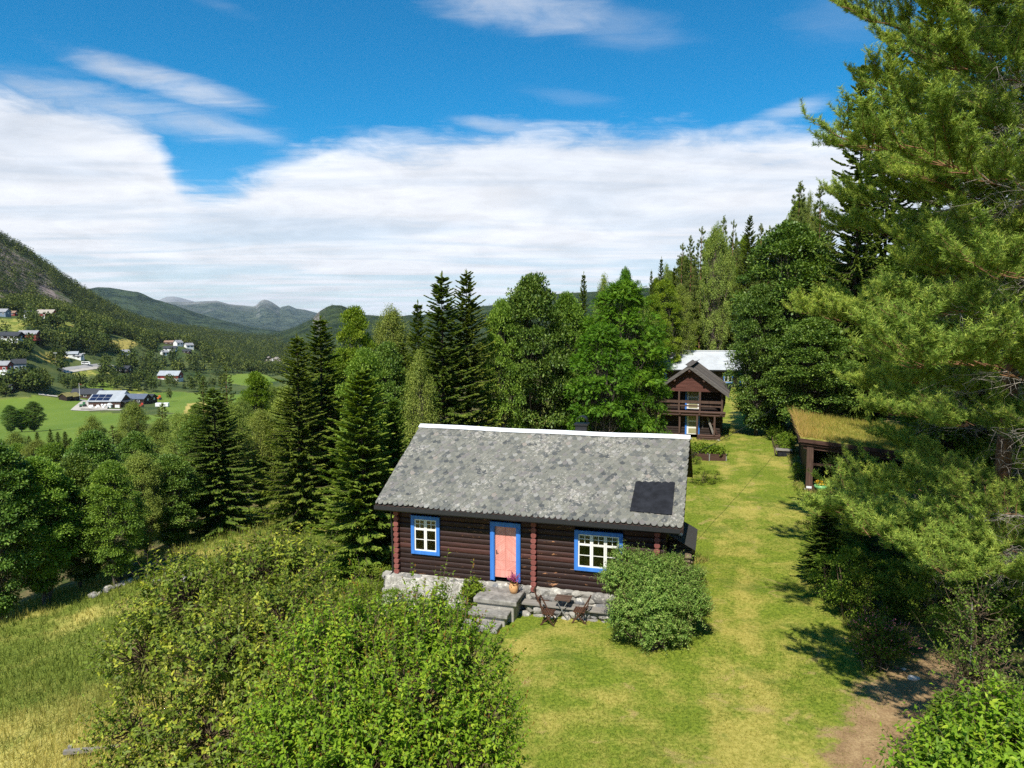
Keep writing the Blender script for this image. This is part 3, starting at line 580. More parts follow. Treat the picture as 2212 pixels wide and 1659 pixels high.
# ------------------------------------------------------------------ mesh builder for made things
class MB:
    def __init__(s): s.V = []; s.Fc = []; s.R = []; s.M = Matrix.Identity(4); s.g = random.Random(5)
    def at(s, loc=(0, 0, 0), rz=0, rx=0, ry=0): s.M = Matrix.Translation(loc) @ Matrix.Rotation(rz, 4, 'Z') @ Matrix.Rotation(ry, 4, 'Y') @ Matrix.Rotation(rx, 4, 'X'); return s
    def mesh(s, vs, fs, r=None):
        b = len(s.V); s.V += [tuple(s.M @ Vector(v)) for v in vs]; r = s.g.random() if r is None else r
        for f in fs: s.Fc.append([b + i for i in f]); s.R.append(r)
        return s
    def box(s, x0, x1, y0, y1, z0, z1, r=None):
        return s.mesh([(x0,y0,z0),(x1,y0,z0),(x1,y1,z0),(x0,y1,z0),(x0,y0,z1),(x1,y0,z1),(x1,y1,z1),(x0,y1,z1)], [(0,3,2,1),(4,5,6,7),(0,1,5,4),(1,2,6,5),(2,3,7,6),(3,0,4,7)], r)
    def bar(s, p, q, w, h, r=None, up=(0, 0, 1)):
        """rectangular bar from p to q, w wide and h high"""
        p, q = Vector(p), Vector(q); d = (q - p).normalized(); u = Vector(up)
        if abs(d.dot(u)) > .98: u = Vector((0, 1, 0))
        sd = d.cross(u).normalized() * w / 2; uu = sd.cross(d).normalized() * h / 2
        return s.mesh([p - sd - uu, p + sd - uu, p + sd + uu, p - sd + uu, q - sd - uu, q + sd - uu, q + sd + uu, q - sd + uu], [(0,1,2,3),(7,6,5,4),(0,4,5,1),(1,5,6,2),(2,6,7,3),(3,7,4,0)], r)
    def prism(s, prof, a, b, axis='x', r=None):
        """closed 2-D outline swept along an axis: x -> (y,z), y -> (x,z), z -> (x,y)"""
        n = len(prof); f = {'x': lambda p, t_: (t_, p[0], p[1]), 'y': lambda p, t_: (p[0], t_, p[1]), 'z': lambda p, t_: (p[0], p[1], t_)}[axis]
        return s.mesh([f(p, a) for p in prof] + [f(p, b) for p in prof], [tuple(range(n))[::-1], tuple(range(n, 2 * n))] + [(i, (i + 1) % n, n + (i + 1) % n, n + i) for i in range(n)], r)
    def tube(s, pts, rad, n=8, r=None):
        pts = [Vector(p) for p in pts]; rad = [rad] * len(pts) if not isinstance(rad, (list, tuple)) else rad; vs = []
        for i, p in enumerate(pts):
            d = (pts[min(i + 1, len(pts) - 1)] - pts[max(i - 1, 0)]).normalized(); u = Vector((0, 0, 1)) if abs(d.z) < .95 else Vector((1, 0, 0))
            a = d.cross(u).normalized(); b = d.cross(a)
            vs += [p + (a * math.cos(k / n * 6.2832) + b * math.sin(k / n * 6.2832)) * rad[i] for k in range(n)]
        m = len(pts); fs = [(i * n + k, i * n + (k + 1) % n, (i + 1) * n + (k + 1) % n, (i + 1) * n + k) for i in range(m - 1) for k in range(n)]
        return s.mesh(vs, fs + [tuple(range(n))[::-1], tuple(range((m - 1) * n, m * n))], r)
    def lathe(s, prof, n=16, r=None):
        vs = [(p[0] * math.cos(k / n * 6.2832), p[0] * math.sin(k / n * 6.2832), p[1]) for p in prof for k in range(n)]; m = len(prof)
        fs = [(i * n + k, i * n + (k + 1) % n, (i + 1) * n + (k + 1) % n, (i + 1) * n + k) for i in range(m - 1) for k in range(n)]
        return s.mesh(vs, fs + [tuple(range(n))[::-1], tuple(range((m - 1) * n, m * n))], r)
    def stone(s, c, sz, seed):
        g = random.Random(seed); bm = bmesh.new(); bmesh.ops.create_icosphere(bm, subdivisions=2, radius=.5); vs = []
        ax = [Vector((g.gauss(0, 1), g.gauss(0, 1), g.gauss(0, 1))).normalized() for _ in range(9)]; cut = [g.uniform(.27, .44) for _ in ax]
        for v in bm.verts:
            p = v.co.copy()
            for a, k in zip(ax, cut):
                e = p.dot(a)
                if e > k: p -= a * (e - k) * .85
            vs.append((c[0] + p.x * sz[0] * 1.25, c[1] + p.y * sz[1] * 1.25, c[2] + p.z * sz[2] * 1.25))
        fs = [tuple(v.index for v in f.verts) for f in bm.faces]; bm.free(); return s.mesh(vs, fs, g.random())
    def build(s, name, m, parent=None, loc=None, smooth=False, bevel=0):
        me = bpy.data.meshes.new(name); me.from_pydata([tuple(v) for v in s.V], [], s.Fc); me.materials.append(m)
        a = me.attributes.new('rnd', 'FLOAT', 'FACE'); a.data.foreach_set('value', s.R)
        if smooth: me.polygons.foreach_set('use_smooth', [True] * len(me.polygons))
        me.update(); o = link(name, me, parent, loc)
        if bevel:
            bv = o.modifiers.new('bevel', 'BEVEL'); bv.width = bevel; bv.segments = 2; bv.limit_method = 'ANGLE'; bv.angle_limit = .7
        return o
# ------------------------------------------------------------------ materials of made things
def wood(name, lo, hi, scale=5, axis=0, rough=.75, spec=.25, wear=None, bump=.35, var=.5):
    def fn(t):
        st = [9, 9, 9]; st[axis] = .7; p = t.mapv(t.obj(), st); n = t.noise(p, scale * .35, 6, .68); f = t.noise(p, scale * 1.6, 4, .7)
        r = t.attr('rnd'); k = t.math('ADD', t.math('MULTIPLY', n, 1 - var * .5), t.math('MULTIPLY', t.math('SUBTRACT', r, .5), var * .45))
        c = t.mix(t.smooth(k, .25, .72), lo, hi); c = t.mix(t.math('MULTIPLY', t.smooth(f, .55, .75), .35), c, tuple(v * .45 for v in lo))
        if wear is not None:
            w = t.noise(t.mapv(t.obj(), tuple(.6 if i == axis else 3.2 for i in range(3))), 2.3, 5, .7, .4); c = t.mix(t.smooth(w, .63, .68), c, wear)
        return principled(t, c, rough, spec, f, bump, .008)
    return mat(name, fn)
M_LOG = wood('tarred_logs', (.022, .010, .008), (.105, .038, .029), 5, 0, .6, .3, (.36, .17, .075), .6, .95)
M_LOGEND = wood('red_paint', (.20, .062, .052), (.29, .10, .085), 3, 2, .6, .3)
M_BLUE = wood('blue_paint', (.035, .16, .52), (.055, .22, .66), 3, 2, .5, .35, None, .12, .15)
M_WHITE = wood('white_paint', (.70, .68, .62), (.84, .83, .79), 3, 2, .5, .3, None, .12, .2)
M_PINK = wood('pink_paint', (.66, .27, .22), (.84, .43, .36), 4, 2, .55, .3, None, .2, .5)
M_GREYW = wood('grey_wood', (.17, .155, .135), (.40, .37, .33), 5, 0, .9, .1)
M_GREYWY = wood('grey_roof_wood', (.085, .075, .068), (.21, .19, .17), 5, 0, .9, .15)
M_DARKW = wood('dark_wood', (.022, .014, .011), (.06, .038, .028), 5, 0, .75, .25)
M_BROWN = wood('brown_boards', (.050, .026, .019), (.125, .068, .048), 5, 0, .7, .25)
M_BROWNV = wood('brown_posts', (.06, .035, .026), (.15, .09, .065), 5, 2, .7, .25)
M_REDB = wood('red_brown_boards', (.075, .028, .021), (.155, .062, .046), 5, 0, .7, .25)
M_TEAK = wood('brown_stain', (.055, .024, .014), (.12, .055, .032), 6, 0, .55, .35)
M_BLACK = plain('black_metal', (.016, .016, .018), .45, .5)
M_TARP = plain('black_tarp', (.014, .015, .019), .75, .2, .5, 3.)
M_ZINC = plain('white_metal', (.74, .76, .78), .35, .5, .06)
M_STEEL = plain('grey_steel', (.34, .34, .33), .45, .5, .2, metal=.4)
M_CONC = plain('weathered_concrete', (.235, .22, .195), .95, .1, .45, 4., bump=.6)
def wash(t):
    p = t.obj(); n = t.noise(p, 4.5, 6, .72, .8); c = t.mix(t.smooth(n, .40, .62), (.27, .25, .22), (.58, .545, .48)); c = t.mix(t.math('MULTIPLY', t.smooth(t.noise(p, 1.7, 5, .7, 1.2), .58, .66), .7), c, (.17, .165, .16)); return principled(t, c, .95, .1, n, 1.0, .04)
M_WASH = mat('limewashed_stone', wash)
M_OCHRE = plain('clay_pot', (.62, .34, .15), .6, .3, .15)
M_OLIVE = plain('olive_panel_paint', (.30, .28, .155), .7, .2)
M_GPOT = plain('green_glaze', (.17, .42, .15), .35, .5); M_TPOT = plain('turquoise_glaze', (.06, .36, .42), .35, .5)
def glass(t):
    g = t.new('ShaderNodeBsdfGlossy'); g.inputs['Roughness'].default_value = .02; tr = t.new('ShaderNodeBsdfTransparent'); t.put(tr.inputs[0], (.62, .66, .64))
    lw = t.new('ShaderNodeFresnel'); lw.inputs[0].default_value = 1.45; m = t.new('ShaderNodeMixShader')
    t.put(m.inputs[0], t.math('ADD', t.math('MULTIPLY', lw.outputs[0], .9), .03)); t.l.new(tr.outputs[0], m.inputs[1]); t.l.new(g.outputs[0], m.inputs[2]); return m
M_GLASS = mat('window_glass', glass)
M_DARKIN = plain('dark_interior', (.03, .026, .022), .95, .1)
def slate(t):
    r = t.attr('rnd'); p = t.obj(); base = t.ramp(r, [(0, (.055, .058, .058)), (.10, (.095, .098, .092)), (.28, (.130, .130, .110)), (.7, (.18, .176, .146)), (.84, (.15, .138, .13)), (.938, (.25, .245, .22)), (.952, (.22, .185, .155)), (.97, (.50, .48, .43)), (1, (.50, .48, .43))])
    n = t.noise(p, 9.0, 6, .72, .5); big = t.noise(p, .7, 3, .6)
    lich = t.smooth(t.math('ADD', n, t.math('MULTIPLY', t.math('SUBTRACT', big, .5), .45)), .54, .66)
    c = t.mix(t.math('MULTIPLY', lich, .62), base, (.46, .43, .37)); c = t.mix(t.math('MULTIPLY', t.smooth(t.noise(p, 5, 5, .7), .6, .72), .55), c, (.085, .085, .08))
    return principled(t, c, .7, .35, t.noise(p, 30, 5, .7), .35, .006)
M_SLATE = mat('slate', slate)
def rub(t):
    p = t.obj(); c = t.ramp(t.attr('rnd'), [(0, (.12, .115, .11)), (.4, (.24, .225, .20)), (.75, (.36, .335, .29)), (1, (.18, .18, .185))]); n = t.noise(p, 5, 6, .75)
    c = t.mix(t.smooth(n, .52, .68), c, (.58, .55, .48)); return principled(t, t.mix(t.math('MULTIPLY', t.smooth(t.noise(p, 2.2, 5, .7), .56, .68), .6), c, (.10, .095, .08)), .95, .15, n, .8, .02)
M_RUBBLE = mat('field_stone', rub)
def wall_rows(mb, x0, x1, z0, z1, dz, openings, y=0., bul=.055, depth=.16, seed=3):
    """a wall of horizontal round logs, each log cut where an opening passes"""
    n = int(round((z1 - z0) / dz)); dz = (z1 - z0) / n; g = random.Random(seed); prof = [(depth, 0.0), (0, .0)] + [(-bul * math.sin(a) ** .7, .5 - .5 * math.cos(a)) for a in np.linspace(.25, math.pi - .25, 7)] + [(0, 1.0), (depth, 1.0)]
    for i in range(n):
        a, b = z0 + i * dz, z0 + (i + 1) * dz; cuts = sorted([(o[0], o[1]) for o in openings if o[2] < b - .02 and o[3] > a + .02]); x = x0; rr = g.random(); jj = g.uniform(-.012, .012)
        for c in cuts + [(x1, x1)]:
            if c[0] > x + .02: mb.prism([(y + p[0] + jj * (p[0] < .01), a + p[1] * dz) for p in prof][::-1], x, c[0], 'x', rr)
            x = max(x, c[1])
def sash(mb, x0, x1, z0, z1, y, bars_v, bars_h, fr=.055, th=.05):
    mb.box(x0, x1, y, y + th, z0, z0 + fr); mb.box(x0, x1, y, y + th, z1 - fr, z1); mb.box(x0, x0 + fr, y, y + th, z0 + fr, z1 - fr); mb.box(x1 - fr, x1, y, y + th, z0 + fr, z1 - fr)
    for (xa, za, zb, w) in bars_v: mb.box(xa - w / 2, xa + w / 2, y + .004, y + th - .004, za, zb)
    for (za, xa, xb, w) in bars_h: mb.box(xa, xb, y + .007, y + th - .007, za - w / 2, za + w / 2)
def frame4(mb, x0, x1, z0, z1, y0, y1, w, bottom=True):
    mb.box(x0, x0 + w, y0, y1, z0, z1); mb.box(x1 - w, x1, y0, y1, z0, z1); mb.box(x0 + w, x1 - w, y0, y1, z1 - w, z1)
    if bottom: mb.box(x0 + w, x1 - w, y0, y1, z0, z0 + w)
def foliage_part(name, m, parent, pts, leaf, n, rad, seed, loc=None, flat=.7, up=.5):
    g = np.random.default_rng(seed); lv = Leaves()
    for p in pts:
        v = unit(g.normal(0, 1, (n, 3))); P = np.array(p) + v * (rad * g.random(n)**.5)[:, None] * np.array([1, 1, flat]); lv.add(P, v + g.normal(0, .5, (n, 3)), UP * up + v + g.normal(0, .4, (n, 3)), leaf[0] * g.uniform(.7, 1.3, n), leaf[1], 'fold', np.clip(g.normal(.5, .22, n), 0, 1))
    return link(name, lv.mesh(name, [m]), parent, loc)
# ------------------------------------------------------------------ the log cabin
CZ = H - 9.565; CAB = thing('log_cabin', 'dark tarred log cabin with grey slate roof, blue window frames and pink door', 'cabin', (-4.375, 26.591, CZ), -TH)
CM = Matrix.Translation(CAB.location) @ Matrix.Rotation(-TH, 4, 'Z'); CMI = CM.inverted()
def cab_pt(x, y, z): return np.array(CM @ Vector((x, y, z)))
WL, WD, EZ, RZ, EY = 9.95, 7.6, 2.71, 5.04, -.55
SLP = (RZ - EZ) / (3.795 - EY)
DOOR = (3.76, 4.90, .16, 2.28); WIN1 = (.64, 1.79, .80, 2.27); WIN2 = (6.86, 8.56, .775, 2.22)
m = MB(); wall_rows(m, 0, WL, 0, 2.92, .195, [DOOR, WIN1, WIN2]); m.build('front_wall', M_LOG, CAB, smooth=False)
m = MB()
for x0, sg in ((WL, 1), (0, -1)):
    m.at((x0, 0, 0), math.pi / 2 * sg)
    wall_rows(m, 0 if sg > 0 else -WD, WD if sg > 0 else 0, 0, 2.92, .195, [])
m.at()
for x0 in (.02, WL - .1): m.prism([(-.0, 2.9), (WD, 2.9), (3.795, 4.9)], x0, x0 + .08, 'x', .3)
m.box(.1, WL - .1, WD - .15, WD, 0, 2.9); m.build('side_walls', M_LOG, CAB)
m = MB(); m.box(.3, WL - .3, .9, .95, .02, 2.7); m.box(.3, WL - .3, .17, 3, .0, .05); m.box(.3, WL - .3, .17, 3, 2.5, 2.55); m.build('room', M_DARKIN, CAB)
# painted log ends at the corners and where the inner wall crosses
def log_ends(xc, z0, z1, w=.2):
    m = MB(); n = int(round((z1 - z0) / .2)); h = (z1 - z0) / n
    for i in range(n):
        a, b = z0 + i * h + .008, z0 + (i + 1) * h - .008; j = m.g.uniform(-.008, .008)
        m.prism([(xc - w * .28, a), (xc + w * .28, a), (xc + w * .5 + j, a + h * .28), (xc + w * .5 + j, b - h * .28), (xc + w * .28, b), (xc - w * .28, b), (xc - w * .5 + j, b - h * .28), (xc - w * .5 + j, a + h * .28)], -.21 - abs(j), -.05, 'y')
    return m.build('log_ends', M_LOGEND, CAB, bevel=.012)
log_ends(.06, -.02, 2.62, .20); log_ends(5.40, -.16, 2.6, .20); log_ends(9.72, -.1, 2.6, .20)
# door
m = MB(); frame4(m, DOOR[0], DOOR[1], .10, DOOR[3] + .0, -.13, -.02, .165, False)
for x in (DOOR[0] + .035, DOOR[1] - .135): m.box(x, x + .10, -.145, -.128, .12, DOOR[3] - .17)
fr = m.build('door_frame', M_BLUE, CAB, bevel=.008)
m = MB(); dx0, dx1, dz0, dz1 = 3.93, 4.735, .22, 2.11; g = random.Random(4); xm = (dx0 + dx1) / 2
m.box(dx0, dx1, -.02, .03, dz0, dz1, .4); m.box(dx0, dx1, -.045, -.02, dz0, dz0 + .26, .6)
def clip_poly(poly, x0, x1, z0, z1):
    for ax, lim, sgn in ((0, x0, 1), (0, x1, -1), (1, z0, 1), (1, z1, -1)):
        out = []
        for i in range(len(poly)):
            a, b = poly[i], poly[(i + 1) % len(poly)]; ia, ib = sgn * (a[ax] - lim) >= 0, sgn * (b[ax] - lim) >= 0
            if ia: out.append(a)
            if ia != ib:
                k = (lim - a[ax]) / (b[ax] - a[ax]); out.append((a[0] + (b[0] - a[0]) * k, a[1] + (b[1] - a[1]) * k))
        poly = out
        if not poly: return []
    return poly
zs = dz0 + .62
for (xa, xb, za, zb, kind) in ((dx0, dx1, zs, dz1, -1), (dx0, dx1, dz0 + .27, zs, 1)):
    for side in ((-1, 1)):
        xl, xr = (xa, xm) if side < 0 else (xm, xb); sl = kind * side * .78; st = .088
        if kind < 0 and False: continue
        k = za - 1.2
        while k < zb + 1.2:
            q = clip_poly([(xl, k + sl * (xl - xm)), (xr, k + sl * (xr - xm)), (xr, k + st + sl * (xr - xm)), (xl, k + st + sl * (xl - xm))], xl + .001, xr - .001, za, zb)
            if len(q) > 2:
                c = np.mean(q, 0); q2 = [tuple(c + (np.array(p) - c) * .955) for p in q]; m.prism(q2, -.038, -.019, 'y', g.random())
            k += st
dr = m.build('door', M_PINK, CAB)
m = MB(); m.tube([(3.985, -.05, 1.16), (3.985, -.09, 1.16), (4.06, -.095, 1.15)], .011); m.box(3.97, 4.0, -.05, -.037, 1.06, 1.22); m.build('handle', M_BLACK, dr)
def window(x0, x1, z0, z1, ncas):
    w = .135; m = MB(); frame4(m, x0, x1, z0, z1, -.125, -.02, w); o = m.build('window', M_BLUE, CAB, bevel=.008); a, b = x0 + w - .01, x1 - w + .01; c, d = z0 + w - .01, z1 - w + .01; m = MB(); cw = (b - a) / ncas; ht = (d - c)
    for i in range(ncas):
        xa, xb = a + i * cw + .002, a + (i + 1) * cw - .002; zt = c + ht * .68; xm_ = (xa + xb) / 2
        sash(m, xa, xb, c, d, -.085, [(xm_, zt, d - .05, .022)], [(zt, xa + .05, xb - .05, .075), (zt + (d - zt) * .52, xa + .05, xb - .05, .022), (c + ht * .36, xa + .05, xb - .05, .024)])
    s_ = m.build('sash', M_WHITE, o); m = MB(); m.box(a + .02, b - .02, -.062, -.058, c + .02, d - .02); m.build('pane', M_GLASS, o)
    m = MB(); m.box(x0 + .05, x1 - .05, -.02, .30, z0 - .0, z0 + .04); m.build('sill', M_WHITE, o); return o, (a, b, c, d)
w1, _ = window(*WIN1, 2); w2, q2 = window(*WIN2, 3)
m = MB(); a, b, c, d = q2
for i in range(14):
    xx = a + (b - a) * i / 14; m.prism([(xx, d), (xx + (b - a) / 14, d), (xx + (b - a) / 14, d - .12), (xx + (b - a) / 28, d - .2), (xx, d - .12)], .02, .03, 'y')
m.build('lace_curtain', M_WHITE, w2)
for k, (xx, cl) in enumerate(((7.3, 'yellow_flowers'), (7.95, 'yellow_flowers'))):
    pot = thing('flower_pot', ('small clay pot with yellow flowers on the sill, left pane of wide window', 'small clay pot with yellow flowers on the sill, middle pane of wide window')[k], 'flower pot', cab_pt(xx, .10, .82), -TH, 'pots on the cabin window sill')
    m = MB(); m.lathe([(.045, 0), (.065, .11), (.07, .12), (.06, .12), (.04, .03)], 12); m.build('pot', M_OCHRE, pot); foliage_part('leaves', L_LIGHT, pot, [(0, 0, .2)], (.05, .025), 60, .11, k); foliage_part('flowers', plain('yellow_petals', (.75, .45, .02), .6), pot, [(0, 0, .23)], (.03, .025), 40, .11, k + 9)
for k, xx in enumerate((7.42, 7.50)):
    m = MB().at(cab_pt(xx, .06, .82), 0); m.lathe([(.016, 0), (.014, .28), (.004, .30)], 8); tag(m.build('candle', M_WHITE), 'thin white candle standing on the window sill behind the left casement of the wide window', 'candle', 'pair of candles on the cabin sill')
# roof
rt = MB(); ov0, ov1 = -.61, 10.59
for sgn in (1, -1):
    ye = EY if sgn > 0 else 2 * 3.795 - EY
    rt.prism([(ye, EZ - .05), (3.795, RZ - .05), (3.795, RZ - .16), (ye, EZ - .16)][::sgn], ov0 + .02, ov1 - .02, 'x', .4)
roof = rt.build('roof', M_DARKW, CAB)
def sag(u, v): return -.055 * math.sin(math.pi * u) * 1.0 + .012 * math.sin(u * 17 + v * 5)
def roof_pt(x, q, lift):        # q = 0 at the eave, 1 at the ridge of the front slope
    y = EY + (3.795 - EY) * q; z = EZ + (RZ - EZ) * q + sag((x - ov0) / (ov1 - ov0), q) * (1.0 - .3 * q) + lift; return (x, y - lift * .45, z)
m = MB(); g = random.Random(11); SWD, RH = .205, .0345; rows = int(1 / RH)
for j in range(0, rows):
    q0 = j * RH; nx = int((ov1 - ov0) / SWD)
    for i in range(nx + 1):
        xc = ov0 + (i + (.5 if j % 2 else 0)) * SWD + g.uniform(-.010, .010); x0, x1 = max(xc - SWD * .52, ov0), min(xc + SWD * .52, ov1)
        if x1 - x0 < .05: continue
        dq = g.uniform(-.004, .004); hw = (x1 - x0) / 2; xm_ = (x0 + x1) / 2; lf = .044 + g.uniform(0, .018); tl = g.uniform(-.008, .008)
        out = [(xm_ - hw, .78), (xm_ - hw * 1.0, .52), (xm_ - hw * .93, .33), (xm_ - hw * .74, .16), (xm_ - hw * .42, .04), (xm_, .0), (xm_ + hw * .42, .04), (xm_ + hw * .74, .16), (xm_ + hw * .93, .33), (xm_ + hw, .52), (xm_ + hw, .78), (xm_ + hw, 1.0), (xm_ - hw, 1.0)]
        top = [roof_pt(px_, min(q0 + dq + pq * RH * 2.05, 1.0), lf * (1 - .62 * pq) + tl * (px_ - xm_) / hw) for px_, pq in out]; bot = [(p[0], p[1] + .012, p[2] - .026) for p in top]; n = len(out)
        m.mesh(top, [tuple(range(n))[::-1]], g.random() * .955); m.mesh(top + bot, [(k, (k + 1) % n, n + (k + 1) % n, n + k) for k in range(n)], .99)  # side faces coloured paler: broken edges, plus a sunlit rim painted in
m.build('slates', M_SLATE, roof)
m = MB(); g = random.Random(12)
for j in range(0, 22):
    for i in range(0, 28):
        x0 = ov0 + (i + (.5 if j % 2 else 0)) * .4; x1 = min(x0 + .41, ov1); q0 = j / 22.
        if x1 - x0 < .05: continue
        p = [roof_pt(x0, q0, .03), roof_pt(x1, q0, .03), roof_pt(x1, min(q0 + .06, 1), .012), roof_pt(x0, min(q0 + .06, 1), .012)]; p = [(a, 2 * 3.795 - b, c) for a, b, c in p]; m.mesh(p, [(0, 1, 2, 3)])
m.build('rear_slates', M_SLATE, roof)
m = MB()
for k in range(30):                     # sagging white ridge flashing
    xa, xb = ov0 - .01 + 11.22 * k / 30, ov0 - .01 + 11.22 * (k + 1) / 30; za, zb = (RZ + sag((x - ov0) / 11.2, 1) * .7 + .07 for x in (xa, xb))
    m.mesh([(xa, 3.795 - .20, za - .07), (xb, 3.795 - .20, zb - .07), (xb, 3.795, zb + .03), (xa, 3.795, za + .03), (xb, 3.795 + .2, zb - .07), (xa, 3.795 + .2, za - .07), (xa, 3.795 - .205, za - .10), (xb, 3.795 - .205, zb - .10)], [(0, 1, 2, 3), (3, 2, 4, 5), (6, 7, 1, 0)])
m.build('ridge_cap', M_ZINC, roof)
m = MB(); m.box(ov0 + .03, ov1 - .06, EY + .06, EY + .09, EZ - .19, EZ - .01); m.build('fascia', M_BLACK, roof)
m = MB(); m.prism([(EY - .075, EZ - .03), (EY - .085, EZ - .17), (EY - .05, EZ - .215), (EY + .05, EZ - .215), (EY + .05, EZ - .20), (EY - .045, EZ - .20), (EY - .07, EZ - .165), (EY - .06, EZ - .03)], ov0 + .0, ov1 - .10, 'x'); gt = m.build('gutter', M_BLACK, roof)
m = MB(); m.tube([(-.16, EY + .02, EZ - .15), (-.12, -.2, EZ - .35), (-.1, -.16, 1.2), (-.1, -.16, .05), (-.18, -.2, -.08), (-.42, -.26, -.16)], .038); m.build('downpipe', M_BLACK, gt)
for xx in (ov0 + .0, ov1 - .03):
    for sgn in (1, -1):
        m = MB(); y0 = EY if sgn > 0 else 2 * 3.795 - EY; m.prism([(y0, EZ - .2), (3.795, RZ - .2), (3.795, RZ - .04), (y0, EZ - .04)][::sgn], xx, xx + .03, 'x'); m.build('verge_board', M_DARKW, roof)
def on_plane(px, py, pt, nrm):
    r = Vector(tuple(ray(px, py))); o = Vector((0, 0, H)); k = (Vector(pt) - o).dot(Vector(nrm)) / r.dot(Vector(nrm)); return CMI @ (o + r * k)
_rp = CM @ Vector((0, EY, EZ)); _rn = (CM.to_3x3() @ Vector((0, -SLP, 1))).normalized()
tc = [on_plane(px, py, _rp, _rn) for px, py in ((1373.2, 1043.9), (1458.4, 1046.3), (1451.6, 1115.1), (1360.5, 1106.2))]
m = MB(); up_ = Vector((0, -.45, 1)) * .085; rim = []
for i in range(25):
    k = i / 24; p = tc[0].lerp(tc[1], k) + Vector((0, .06, .033)) * (.15 + .75 * abs(math.sin(k * math.pi * 6))) ; rim.append(p)
pl = [p + up_ + Vector((0, 0, sag((p.x - ov0) / 11.2, .3))) for p in rim + [tc[2], tc[3]]]; n = len(pl); m.mesh(pl + [p - Vector((0, -.005, .01)) for p in pl], [tuple(range(n))[::-1]] + [(i, (i + 1) % n, n + (i + 1) % n, n + i) for i in range(n)])
m.build('patch', M_TARP, roof)
m = MB(); m.box(6.05, 6.52, 4.05, 4.5, 4.5, 5.30); m.box(6.0, 6.57, 4.0, 4.55, 5.30, 5.36); arc = [(6.29 + .24 * math.cos(a), 5.36 + .24 * math.sin(a) * 1.15) for a in np.linspace(math.pi * .05, math.pi * .86, 9)]
for i in range(8): m.prism([arc[i], arc[i + 1], (arc[i + 1][0], arc[i + 1][1] + .03), (arc[i][0], arc[i][1] + .03)], 4.08, 4.47, 'y')
m.build('chimney', M_BLACK, roof)
# foundation of limewashed stones
m = MB(); g = random.Random(8); m.box(.05, WL, -.02, .6, -.62, -.005, .75); fnd_pts = []
x = -.28
while x < 9.9:
    z = -.02
    while z > -1.55:
        sw_, sh_ = g.uniform(.28, .55), g.uniform(.16, .32); gz = ground(*cab_pt(x, -.2, 0)[:2]) - CZ
        if z - sh_ < gz - .35: break
        m.stone((x + g.uniform(-.05, .05), -.06 + g.uniform(-.03, .03) - (.09 if x < 3.3 else .0) - .06 * (-z), z - sh_ / 2), (sw_ * 1.2, .24, sh_ * 1.25), g.random()); z -= sh_ * .92
    x += g.uniform(.26, .42)
m.build('foundation', M_RUBBLE, CAB)
m = MB(); m.prism([(-.36, -.09), (.02, -.012), (.02, -1.5), (-.46, -1.5)], -.32, 3.3, 'x'); m.build('limewash', M_WASH, CAB); m = MB(); m.prism([(-.10, -.2), (.02, -.165), (.02, -.7), (-.13, -.7)], 5.55, 9.6, 'x'); m.build('limewash', M_WASH, CAB)
# lean-to and woodpile on the right gable
m = MB()
for k in range(26):
    y0 = .35 + k * .1; m.prism([(WL + .02, 2.25), (WL + 1.02, 1.72), (WL + 1.02, 1.70), (WL + .02, 2.23)], y0, y0 + .05, 'y'); m.prism([(WL + .02, 2.235), (WL + 1.02, 1.705), (WL + 1.02, 1.69), (WL + .02, 2.22)], y0 + .05, y0 + .1, 'y')
m.build('lean_to_roof', plain('dark_corrugated_sheet', (.05, .048, .045), .5, .4), CAB)
m = MB(); m.tube([(WL + .42, 1.0, 2.06), (WL + .42, .9, 2.05), (WL + .5, .85, 2.1)], .02); m.box(WL + .42, WL + .56, .78, .98, 2.06, 2.24); m.build('lamp', M_ZINC, CAB, bevel=.02)
wp = thing('firewood_stack', 'stack of split firewood under the lean-to beside the cabin gable', 'firewood', cab_pt(WL + .5, 1.5, 0), -TH); m = MB(); g = random.Random(3); wz = ground(*cab_pt(WL + .5, 1.5, 0)[:2]) - CZ
for j in range(14):
    for i in range(10):
        r_ = g.uniform(.06, .1); y0 = -1.1 + i * .24 + g.uniform(-.03, .03); z0 = wz + .08 + j * .155; m.prism([(y0 + r_ * math.cos(a), z0 + r_ * math.sin(a)) for a in (g.random(), 1.6 + g.random(), 3.0 + g.random(), 4.5 + g.random())], -.42 + g.uniform(-.05, .05), .40 + g.uniform(-.06, .06), 'x')
m.build('split_logs', wood('split_firewood', (.12, .085, .055), (.36, .28, .19), 5, 0, .9), wp)
# ------------------------------------------------------------------ steps, bench plank, pot, table and chairs
st = thing('stone_steps', 'three worn concrete steps leading up to the pink door', 'steps', cab_pt(4.3, -.8, 0), -TH); ox = -4.3; oy = .8
for (x0, x1, y0, y1, z0, z1) in ((3.55, 5.12, -1.42, -.24, -.26, -.09), (3.50, 4.92, -1.86, -1.30, -.55, -.42), (3.42, 4.72, -2.38, -1.78, -.86, -.70)):
    m = MB(); m.box(x0 + ox, x1 + ox, y0 + oy, y1 + oy, z0, z1); m.build('slab', M_CONC, st, bevel=.03)
m = MB(); m.box(3.66 + ox, 5.0 + ox, -1.34 + oy, -.3 + oy, -.9, -.26); m.box(3.62 + ox, 4.8 + ox, -1.76 + oy, -1.3 + oy, -1.0, -.55); m.build('base', M_RUBBLE, st, bevel=.04)
bn = thing('plank_bench', 'long grey weathered plank bench resting on stones along the cabin wall', 'bench', cab_pt(6.9, -.5, -.45), -TH); m = MB(); m.box(-1.82, .2, -.25, .17, .02, .085); m.box(.205, 2.0, -.26, .16, .015, .08); m.build('plank', M_GREYW, bn, bevel=.012)
m = MB(); g = random.Random(2)
